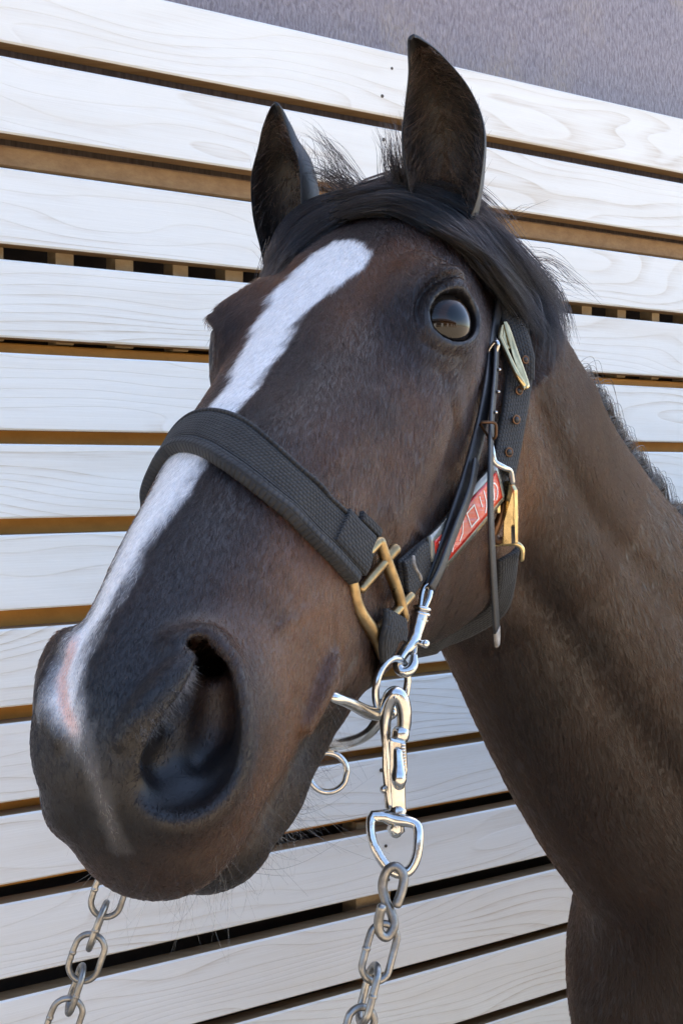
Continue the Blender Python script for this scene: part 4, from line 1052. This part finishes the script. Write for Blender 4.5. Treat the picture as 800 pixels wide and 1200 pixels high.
halter = empty('halter', world(onhead([(0, 37, 0)], 0)[0][0]), 'black webbing halter with brass fittings strapped on the dark horse head', 'halter')
NBL = [(-6.8, 35.2, 9.4), (-6.4, 34.9, 6.4), (-5.0, 34.4, 3.4), (-3.0, 34.2, 1.3), (-1.0, 34.9, .3), (1.0, 36.0, .3), (2.6, 37.1, .9), (4.2, 38.0, 2.4), (5.6, 38.3, 4.6), (6.4, 38.1, 6.6), (6.8, 37.8, 8.2)]
nb0 = densify(NBL, 4) + np.array([0, .35, 0]); P, N_ = onhead(nb0, .12); band('noseband', P, N_, 2.75, .50, M['pad'], halter, n=3)
low = nb0.copy(); t_ = np.gradient(nb0, axis=0); t_ /= np.linalg.norm(t_, axis=1)[:, None]
gN = grad(f_all_h, onhead(nb0, 0)[0].astype(np.float32) @ np.eye(3, dtype=np.float32)) if False else N_ @ HR
acr = np.cross(t_, gN); acr *= np.sign(acr[:, 1:2])
Pb, Nb = onhead(nb0 + acr * 1.45, .28); band('binding', Pb - np.cross(np.gradient(Pb, axis=0), Nb) * 0 - Nb * .30, Nb, .95, .74, M['bind'], halter, n=3, edge=.75)
Pt, Nt2 = onhead(nb0 - acr * 1.35, .12); band('binding', Pt, Nt2, .28, .52, M['bind'], halter, n=3, edge=.7)
Ps, Ns_ = onhead(nb0 + acr * .98, .12); rod('stitching', Ps + Ns_ * .47, .05, M['leather'], halter, n=2, seg=6)
# noseband end folded round the ring, its box stitch and keeper
P, N_ = surf([(392, 618), (408, 636), (424, 652)], .45); band('fold', P, N_, 2.7, .34, M['web'], halter)
P, N_ = surf([(416, 608), (427, 618), (437, 628)], .12); band('keeper', P + np.array([.1, -.1, 0]), N_, .75, .38, M['web'], halter, n=4)
# the square ring of brass with its cross bars
C3, N3 = surf([(411, 672), (446, 636), (447, 767), (474, 722), (440, 700)], 0)
A3 = C3[:4]; pc = A3.mean(0); pn = np.linalg.svd(A3 - pc)[2][2]; pn *= -np.sign(pn[2])
pn = unit(pn + np.array([0, 0, -.25])); pc = pc + pn * 1.05
def onp(px, py, off=0.0):
    r_ = ray(px, py); return r_ * (((pc + pn * off) @ pn) / (r_ @ pn))
rg = bpy.data.objects.new('square_ring', None)
def brassrod(pxs, r_, **k): return rod('bar', [onp(*q) for q in pxs], np.array(r_) * 1.12, M['brass'], halter, **k)
RB = [([(410, 671), (414, 690), (417, 706), (424, 722), (439, 743), (444, 756), (448, 769)], [.30, .33, .36, .38, .38, .34, .30]),
      ([(445, 634), (450, 650), (456, 667), (465, 692), (474, 724)], [.30, .33, .35, .34, .28]),
      ([(423, 690), (443, 667), (463, 643)], [.27, .27, .33]), ([(439, 742), (459, 722), (481, 698)], [.31, .29, .27]),
      ([(410, 671), (427, 653), (445, 634)], [.25, .25, .25]), ([(448, 768), (462, 748), (474, 724)], [.25, .25, .25])]
vv, ff, o_ = [], [], 0
for pxs, r_ in RB: brassrod(pxs, r_)
for pxs, r_ in RB: rod('bar', [mirror(onp(*q)) for q in pxs], r_, M['brass'], halter)
# cheek strap: folded webbing, printed card in a clear sleeve, webbing again
CK = [(460, 680), (480, 662), (505, 641), (525, 619), (545, 596), (562, 577), (575, 562), (588, 545)]
P, N_ = surf(CK, .35); P = P + np.array([0, 0, -.3])
# keep the print legible: the strap stands a little towards the viewer at its lower edge
N_ = N_ * .4 + np.array([.30, .20, -.72]); N_ /= np.linalg.norm(N_, axis=1)[:, None]
cheek, atc = band('cheek_strap', P, N_, 2.6, .30, M['web'], halter)
band('cheek_strap', np.array([mirror(q) for q in P]), np.array([mirror(q + n_) - mirror(q) for q, n_ in zip(P, N_)]), 2.5, .30, M['web'], halter)
Lc = atc.L
def upx(px, py):                                                  # strap coordinate nearest to a sight line
    us = np.linspace(0, Lc, 200); q = np.array([atc(u, 0, .3) for u in us]); x = 400 + FPX * q[:, 0] / q[:, 2]; y = 600 + FPX * q[:, 1] / q[:, 2]
    return us[np.argmin((x - px)**2 + (y - py)**2)]
ua, ub = upx(497, 648), upx(579, 560)
band('fold', [atc(u, 0, .28) for u in np.linspace(.1, ua - .4, 5)], np.array([atc(u, 0, 1) - atc(u, 0, 0) for u in np.linspace(.1, ua - .4, 5)]), 2.55, .32, M['web'], halter, wob=.3)
rod('frayed_thread', [onp(484, 652, .45), onp(485, 662, .6), onp(488, 668, .6), onp(492, 675, .5), onp(493, 680, .4)], [.10, .12, .09, .11, .08], M['worn'], halter, seg=6)
def plastic():
    m, nt, b = mat('clouded clear sleeve'); g = G(nt); o = g.n('TexCoord').outputs['Object']
    f = g.noise(o, 260, 4, .65); f2 = g.noise(o, 70, 3)
    nt.links.new(g.mix(g.ramp(f2, [(.35, 0.0), (.65, 1.0)]), (.15, .155, .13), (.27, .27, .23)), b.inputs['Base Color'])
    b.inputs['Roughness'].default_value = .16; b.inputs['Coat Weight'].default_value = .5
    nt.links.new(g.bump(f2, .35, .003), b.inputs['Normal']); return m
def card_mat():
    m, nt, b = mat('red printed card'); g = G(nt); o = g.n('TexCoord').outputs['Object']
    f = g.noise(o, 130, 4, .6); cr = g.noise(g.mapping(o, (30, 30, 260)), 1, 2, .5)
    col = g.mix(g.ramp(f, [(.4, 0.0), (.7, 1.0)]), (.52, .014, .008), (.62, .055, .026))
    nt.links.new(col, b.inputs['Base Color']); b.inputs['Roughness'].default_value = .22; b.inputs['Coat Weight'].default_value = .15; b.inputs['Coat Roughness'].default_value = .1
    nt.links.new(g.bump(cr, .5, .002), b.inputs['Normal']); return m
M['plastic'] = plastic(); M['card'] = card_mat(); M['print'] = simple('white print', (.85, .82, .78), .4)
us = np.linspace(ua, ub, 7); sn = np.array([atc(u, 0, 1) - atc(u, 0, 0) for u in us])
slv, ats = band('label_sleeve', [atc(u, .0, .26) for u in us], sn, 2.9, .30, M['plastic'], halter, edge=.35)
us = np.linspace(ua + .45, ub - .5, 7); sn = np.array([atc(u, 0, 1) - atc(u, 0, 0) for u in us])
card, atk = band('label_card', [atc(u, .0, .565) for u in us], sn, 2.05, .03, M['card'], halter, edge=.2)
card.parent = slv; card.matrix_parent_inverse = Matrix()
def glyph(strokes, u0, sz):
    for st in strokes:
        P = [atk(u0 + x * sz, 0, 0) for x, y in st]
        P = [atk(u0 + x * sz, (y - .5) * sz * VS, .045) for x, y in st]
        G_.append(P)
# which way is up across the strap
VS = 1.0
q0, q1 = atk(2, -.5, 0), atk(2, .5, 0)
if 600 + FPX * q1[1] / q1[2] > 600 + FPX * q0[1] / q0[2]: VS = -1.0
G_ = []
KANA = {'to': [[(.35, 1), (.35, 0)], [(.35, .62), (.8, .38)]], 'ri': [[(.25, .95), (.25, .4)], [(.75, 1), (.75, .45), (.62, .2), (.4, 0)]],
        'n': [[(.1, .85), (.38, .65)], [(.1, .08), (.5, .25), (.9, .8)]], 'ro': [[(.12, .85), (.88, .85), (.88, .08), (.12, .08), (.12, .85)]],
        'no': [[(.55, .85), (.45, .45), (.3, .15), (.12, .3), (.15, .6), (.45, .88), (.75, .8), (.9, .5), (.8, .2), (.55, .02)]]}
pitch = (atk.L - .3) / 6
for i, k_ in enumerate(('to', 'ri', 'n', 'ro', 'ri', 'no')): glyph(KANA[k_], .2 + i * pitch, pitch * .82)
bmv, bmf = [], []
for P in G_:
    P = np.array(P); P = densify(P, 3) if len(P) > 4 and len(P) != 5 else P
    for a, b in zip(P[:-1], P[1:]):
        d = (b - a) / np.linalg.norm(b - a); n_ = unit(sn.mean(0)); s_ = np.cross(d, n_) * .055; k_ = len(bmv)
        bmv += [a - s_ - d*.03, a + s_ - d*.03, b + s_ + d*.03, b - s_ + d*.03, a - s_ - d*.03 + n_*.02, a + s_ - d*.03 + n_*.02, b + s_ + d*.03 + n_*.02, b - s_ + d*.03 + n_*.02]
        bmf += [tuple(k_ + i for i in f_) for f_ in ((4, 5, 6, 7), (0, 1, 5, 4), (1, 2, 6, 5), (2, 3, 7, 6), (3, 0, 4, 7))]
prt = link('printed_lettering', mesh('printed_lettering', world(np.array(bmv)), bmf, False), M['print'])
prt.parent = slv; prt.matrix_parent_inverse = slv.matrix_parent_inverse if False else Matrix.Translation(-halter.location) if False else Matrix()
card.matrix_parent_inverse = Matrix(); 
# crown strap with eyelets and buckle, running up behind the ear and over the poll
CR = [(588, 552, 90.2), (593, 527, 91.4), (600, 490, 92.8), (605, 455, 94.3), (608, 425, 95.6), (604, 392, 96.8), (596, 350, 98), (580, 305, 99.5), (555, 268, 102)]
Pc = np.array(cx(CR)); CN = np.array([(.55, .1, -.85)] * 3 + [(.5, 0, -.85)] * 3 + [(.6, -.3, -.75), (.5, -.6, -.6), (.3, -.9, -.3)])
Pc2 = np.r_[Pc, [(p @ HR.T + HT) for p in np.array([(2.5, -4.6, 3.6), (-2.5, -4.6, 3.6), (-6.2, -2.5, 8), (-8.2, 4, 12), (-9.3, 11, 14.8), (-9.6, 17, 16.8)])]]
CN2 = np.r_[CN, np.array([(.2, -.9, .1)] * 2 + [(-.8, -.5, 0)] * 2 + [(-.9, -.2, .2)] * 2)]
crown, atr = band('crown_strap', Pc2, CN2, 2.5, .34, M['web'], halter, edge=.45)
band('crown_strap_lining', Pc + np.array([-.75, 0, .35]), CN, 2.0, .30, M['web'], halter, edge=.5)
def eyelet(px, py, d, r_=.3):
    n_ = (.5, 0, -.87); c = cpx(px, py, d) + unit(n_) * .3
    e = rod('eyelet', ringpts(c, n_, r_ * .85, 12), .085, M['copper'], halter, closed=True, n=3, seg=8)
    h_ = rod('eyelet_hole', [c - unit(n_) * .10, c + unit(n_) * .01], [r_ * .7, r_ * .7], M['leather'], None, smooth=False)
    h_.parent = e; h_.matrix_parent_inverse = Matrix()
def buckle():
    f_ = rod('buckle', cx([(586, 396, 94.4), (591, 379, 95.4), (603, 415, 94.2), (616, 453, 93.6), (606, 440, 93.2), (594, 415, 93.8)]), [.20, .24, .30, .28, .22, .2], M['brass2'], halter, closed=True, n=4)
    slab('buckle_plate', cx([(589, 378, 95.2), (593, 378, 95.2), (618, 452, 93.3), (613, 459, 93.3), (600, 418, 93.9)]), .22, M['brass2'], halter, .06)
    slab('buckle_plate', cx([(584, 395, 94.6), (590, 380, 95.2), (597, 409, 94.4), (589, 413, 94.3)]), .16, M['brass2'], halter, .05)
buckle()
band('strap_tip', cx([(598, 372, 97), (606, 395, 95.8), (612, 420, 95.2), (615, 446, 95.2)]), np.array([(.35, 0, -.94)] * 4), 1.9, .25, M['web'], halter, taper=([0, .7, 1], [1, 1, .75]))
for q in ((592.8, 530, 90.9, .34), (601.5, 492, 92.3, .34), (604.8, 458, 93.8, .32), (612.2, 422, 94.8, .30)): eyelet(*q)
# steel dee behind the sleeve
rod('dee', cx([(573, 515, 89), (576, 528, 88.6), (579, 541, 88.6), (590, 548, 88.8), (597, 552, 89.4), (600, 566, 90)]), .22, M['steel'], halter)
# brass throat clip with its bail
slab('throat_clip', cx([(594, 563, 90.6), (601, 563, 90.2), (606.5, 574, 90), (607.5, 606, 90.4), (607, 637, 91), (592, 639, 91.2), (593, 610, 90.8)]), .42, M['brass2'], halter, .12)
slab('clip_slot', cx([(598.5, 617, 90.2), (603, 617, 90.1), (603.5, 636, 90.5), (599, 637, 90.5)]), .06, M['leather'], halter, .01)
rod('clip_hook', cx([(594, 567, 90.8), (590, 592, 91), (584, 612, 91.2), (578, 626, 91.4), (583, 634, 91.3), (592, 632, 91.2)]), [.22, .28, .34, .38, .34, .3], M['copper'], halter)
rod('clip_bail', cx([(576, 657, 91.8), (575, 645, 91.6), (580, 638, 91.4), (592, 637, 91.1), (604, 637, 91.2), (611, 643, 91.4), (611, 656, 91.8)]), .20, M['brass2'], halter)
rod('clip_pin', cx([(583, 574, 89.9), (583, 600, 90.1)]), .2, M['brass2'], halter, smooth=False)
# throat strap under the jaw, mirrored up the far side
TS = [(594, 650, 92.3), (594, 668, 93.6), (589, 694, 96), (578, 716, 98), (556, 731, 99.3), (530, 744, 99.8), (506, 757, 99.5), (480, 762, 101)]
band('throat_strap', cx(TS), np.array([(.6, .1, -.8), (.6, .15, -.75), (.55, .3, -.75), (.3, .6, -.72), (.1, .75, -.66), (0, .8, -.6), (-.1, .85, -.5), (-.4, .85, -.3)]), 2.1, .34, M['web'], halter)
band('throat_strap_fold', cx([(594, 649, 91.9), (593, 662, 92.5), (590, 684, 94.3)]), np.array([(.6, .1, -.8)] * 3), 2.15, .34, M['web'], halter)
# chin strap from the lower bar
band('chin_strap', [onp(461, 721, .15), onp(461, 738, .45), onp(457, 756, .3), *cx([(449, 776, 79.5), (436, 792, 82), (415, 803, 86)])], np.array([pn, pn, pn, (.85, .4, -.3), (.7, .7, .1), (.4, .9, .2)]), 2.6, .36, M['web'], halter)

# leather bridle strap that carries the bit, with a free end, keeper and snap
brd = empty('bridle_strap', pt(545, 560, 86), 'narrow black leather strap with free hanging end and steel snap, crossing the red label', 'strap')
LP = [(588, 330, 98.5), (581, 368, 96.3), (575, 400, 94.0), (570, 450, 90.4), (561, 503, 87.9), (546, 560, 85.2), (526, 620, 82.8), (510, 666, 81.3), (500, 692, 80.6)]
LN = np.array([(.7, 0, -.7)] * 9)
band('strap', cx(LP), LN, 1.05, .24, M['leather'], brd, taper=([0, .3, .6, 1], [.8, .75, 1.15, 1.0]), edge=.25)
band('strap_back', cx([(556, 540, 85.6), (549, 575, 84.3), (530, 625, 82.2), (514, 668, 80.6), (503, 690, 79.9)]), np.array([(.8, .1, -.6)] * 5), .75, .22, M['leather'], brd, edge=.25)
FE = [(580, 402, 93.2), (578.5, 440, 91.2), (574, 495, 88.2), (572.5, 560, 85.6), (573.5, 620, 85.0), (577, 688, 86.2), (580, 738, 87.6)]
band('free_end', cx(FE), np.array([(.93, .05, -.36)] * 7), 1.15, .22, M['leather'], brd, edge=.25)
band('worn_tip', cx([(580, 737, 87.6), (580.4, 748, 87.9), (580.6, 756, 88.1)]), np.array([(.93, .05, -.36)] * 3), 1.18, .24, M['worn'], brd, edge=.3, taper=([0, .6, 1], [1, .9, .55]))
rod('keeper', cx([(562, 497, 87.0), (571, 495, 86.9), (579.5, 496, 87.0), (581, 504, 87.1), (579.5, 513, 87.3), (571, 514, 87.6)]), .11, M['copper'], brd, closed=True, n=3, seg=8)
rod('buckle', cx([(570, 418, 92.6), (574, 408, 92.5), (580.5, 400, 92.3), (583, 404, 92.2), (581, 412, 92.3)]), .15, M['steel'], brd, n=3, seg=8)
rod('buckle_tongue', cx([(570, 420, 92.4), (573, 428, 92.2), (577, 436, 92.2)]), .13, M['copper'], brd, n=3, seg=8)
for q in ((583.5, 433, 91.6), (582.5, 459, 90.2), (579.5, 483, 88.8)):
    rod('stud', cx([(q[0], q[1], q[2]), (q[0] + 1.5, q[1] + .3, q[2] - .2)]), [.15, .11], M['steel'], brd, smooth=False, seg=8)
sn_ = rod('snap_hook', cx([(493.5, 716, 79.2), (492.0, 721, 79.0), (489.5, 731, 78.8), (486.5, 742, 78.5), (484, 750, 78.2), (480, 757, 77.9), (474, 764, 77.6), (468, 773, 77.3), (466, 780, 77.1), (471, 787, 76.9), (479, 786, 76.9), (484, 779, 77.1), (485, 768, 77.4)]),
          [.40, .52, .50, .46, .46, .40, .34, .33, .33, .34, .34, .32, .22], M['steel'], brd)
def sub(o, par): o.parent = par; o.matrix_parent_inverse = Matrix(); return o
for yy, r_ in ((713, .56), (719, .60), (726, .58)):
    x_ = 494.6 - (yy - 712) * .28
    sub(rod('collar', ringpts(cpx(x_, yy, 79.1), (-.25, 1, -.1), r_ * .78, 12, up=(1, 0, .3)), .16, M['steel'], None, closed=True, n=2, seg=8), sn_)
sub(rod('eye_loop', cx([(497, 714, 79.3), (503, 700, 79.7), (504, 690, 80.0), (500, 686, 80.1), (495, 693, 79.9), (492, 712, 79.4)]), .17, M['steel'], None, n=4, seg=8), sn_)
sub(rod('thumb_knob', cx([(490, 752, 78.0), (495, 754, 77.8), (499, 754.5, 77.6)]), [.16, .20, .27], M['steel'], None, seg=10), sn_)
sub(rod('bolt', cx([(489, 745, 78.2), (486.5, 757, 77.9), (485, 770, 77.5)]), .15, M['steel'], None, seg=8), sn_)

# the lead bit: near ring, mouth bar, curved bar under the jaw, ring below the chin
bit = empty('bit', pt(452, 836, 76), 'polished steel circular lead bit coming out of the mouth corner with two rings in view', 'bit')
rod('cheek_ring', ringpts(cpx(459, 805, 76.4), (.80, .08, -.58), 1.72, 16), .225, M['steel'], bit, closed=True)
rod('mouth_bar', cx([(340, 806, 77.5), (366, 810, 74.0), (387, 816, 71.3), (410, 824, 72.6), (432, 835, 74.8), (452, 837, 75.9), (458, 834, 76.1)]), [.28, .30, .31, .34, .40, .42, .46], M['steel'], bit)
rod('boss', ringpts(cpx(455.5, 834, 75.9), (.35, .25, -.9), .30, 12), .24, M['steel'], bit, closed=True, n=3)
rod('jaw_bar', cx([(449, 838, 76.2), (441, 848, 76.4), (433, 858, 76.9), (420, 866, 78), (402, 871, 79.5), (384, 873, 81.2), (362, 868, 83.2), (340, 858, 85), (322, 840, 86)]), [.40, .36, .35, .36, .38, .38, .36, .34, .3], M['steel'], bit)
rod('chin_ring', ringpts(cpx(384, 905, 80.8), (.15, -.15, -.97), 1.22, 14), .20, M['steel'], bit, closed=True)
rod('cheek_ring', [mirror(q) for q in ringpts(cpx(459, 805, 76.4), (.80, .08, -.58), 1.72, 16)], .225, M['steel'], bit, closed=True)

# chains
def link_pts(c, ax, wd, L, W):                                    # stadium of a chain link
    ax = unit(ax); wd = np.array(wd, float); wd = unit(wd - ax * (wd @ ax)); r_ = W / 2; s = L / 2 - r_; out = []
    for t in np.linspace(-math.pi / 2, math.pi / 2, 7): out.append(np.array(c) + ax * (s + r_ * math.cos(t)) + wd * r_ * math.sin(t))
    for t in np.linspace(math.pi / 2, 3 * math.pi / 2, 7): out.append(np.array(c) + ax * (-s + r_ * math.cos(t)) + wd * r_ * math.sin(t))
    return out
def links(start, step, n, first, parent, L, W, r_, face, tw=0.0, curve=0.0, m=None):
    c = np.array(start, float); step = np.array(step, float)
    for i in range(n):
        ax = unit(step + np.array([RNG.uniform(-.05, .05), 0, RNG.uniform(-.05, .05)])); f_ = unit(np.array(face) - ax * (np.array(face) @ ax)); s_ = np.cross(ax, f_)
        a = tw + (0 if (i + first) % 2 == 0 else math.pi / 2) + RNG.uniform(-.18, .18)
        l_ = rod('link', link_pts(c, ax, f_ * math.sin(a) + s_ * math.cos(a), L, W), r_, m or M['zinc'], parent, closed=True, n=3, seg=10)
        # weld bead on one side
        w_ = (f_ * math.sin(a) + s_ * math.cos(a)) * W / 2
        sub(rod('weld', [c + w_ - ax * .12, c + w_, c + w_ + ax * .12], [r_ * 1.02, r_ * 1.22, r_ * 1.02], m or M['zinc'], None, n=2, seg=10), l_)
        c = c + step; step = step + np.array([0, curve, 0])
ch1 = empty('tie_chain', pt(444, 1116, 72), 'steel tie chain with large snap, swivel and S hook on the near bit ring', 'chain', 'tie chains on the bit')
rod('snap_gate', cx([(452, 868, 75.4), (451, 850, 75.3), (452.5, 832, 75.1), (457, 818, 74.9), (463, 813, 74.8), (469, 818, 74.8), (473, 832, 74.9), (473, 850, 75.1), (470, 862, 75.2)]), [.30, .34, .40, .46, .48, .47, .44, .42, .38], M['steel'], ch1)
rod('snap_collar', [cpx(469.5, 857, 75.0), cpx(469, 864, 75.0)], [.52, .52], M['steel'], ch1, smooth=False)
slab('snap_body', cx([(456, 862, 74.9), (475, 866, 74.9), (477, 900, 74.9), (474, 918, 74.9), (475, 953, 75), (459, 955, 75), (456, 905, 74.9)]), .62, M['steel'], ch1, .2)
slab('snap_plate', cx([(449, 846, 75.6), (455, 846, 75.5), (459, 900, 75.4), (461, 952, 75.4), (453, 946, 75.6), (450, 900, 75.6)]), .5, M['steel'], ch1, .12)
rod('snap_lever', cx([(466, 880, 74.2), (467, 898, 74.0), (467, 912, 73.75), (467.5, 921, 73.8)]), [.26, .34, .46, .32], M['steel'], ch1)
for k_ in range(9): rod('grip_rib', cx([(470.5, 872 + k_ * 3.6, 74.15), (474, 872.5 + k_ * 3.6, 74.25)]), .07, M['steel'], ch1, smooth=False, seg=6)
rod('rivet', cx([(449.5, 925, 75.1), (449.2, 925, 74.9)]), [.25, .2], M['steel'], ch1, smooth=False)
rod('swivel_base', cx([(466, 950, 74.7), (465.5, 957, 74.6), (464.5, 963, 74.5), (463.5, 973, 74.4), (463, 977, 74.4)]), [.55, .42, .40, .55, .35], M['steel'], ch1, smooth=False)
rod('swivel', cx([(436, 956, 74.2), (434.5, 975, 73.9), (440, 995, 73.6), (451, 1013, 73.4), (464, 1023, 73.3), (478, 1021, 73.3), (487, 1006, 73.4), (490, 985, 73.6), (489, 969, 73.9), (480, 963, 74.1), (462, 960, 74.4), (446, 955, 74.4)]),
    [.30, .27, .28, .30, .31, .31, .30, .30, .30, .34, .42, .36], M['steel'], ch1, closed=True, n=4)
rod('s_hook', cx([(465, 1060, 72.4), (471, 1042, 72.6), (472.5, 1026, 72.8), (464, 1015.5, 72.9), (453, 1021, 73.0), (448, 1038, 72.9), (452, 1056, 72.7), (459, 1072, 72.5), (461, 1086, 72.3), (453, 1098, 72.1), (444.5, 1092, 72.0), (443.5, 1078, 71.9), (447, 1063, 71.7)]), .28, M['zinc'], ch1)
P0 = cpx(444.5, 1116, 71.9); stp = cpx(431.5, 1165, 71.3) - P0
links(P0, stp, 8, 0, ch1, 3.15, 1.62, .215, (.25, 0, -1), .12)
ch2 = empty('tie_chain', pt(102, 1121, 86), 'plain steel tie chain hanging behind the muzzle at the lower left', 'chain', 'tie chains on the bit')
P0 = cpx(128, 1047, 86); stp = (cpx(101.8, 1121, 86) - P0) / 2
links(P0 - stp * 4, stp, 14, 0, ch2, 3.22, 2.0, .215, (.1, 0, -1), .05, .004)
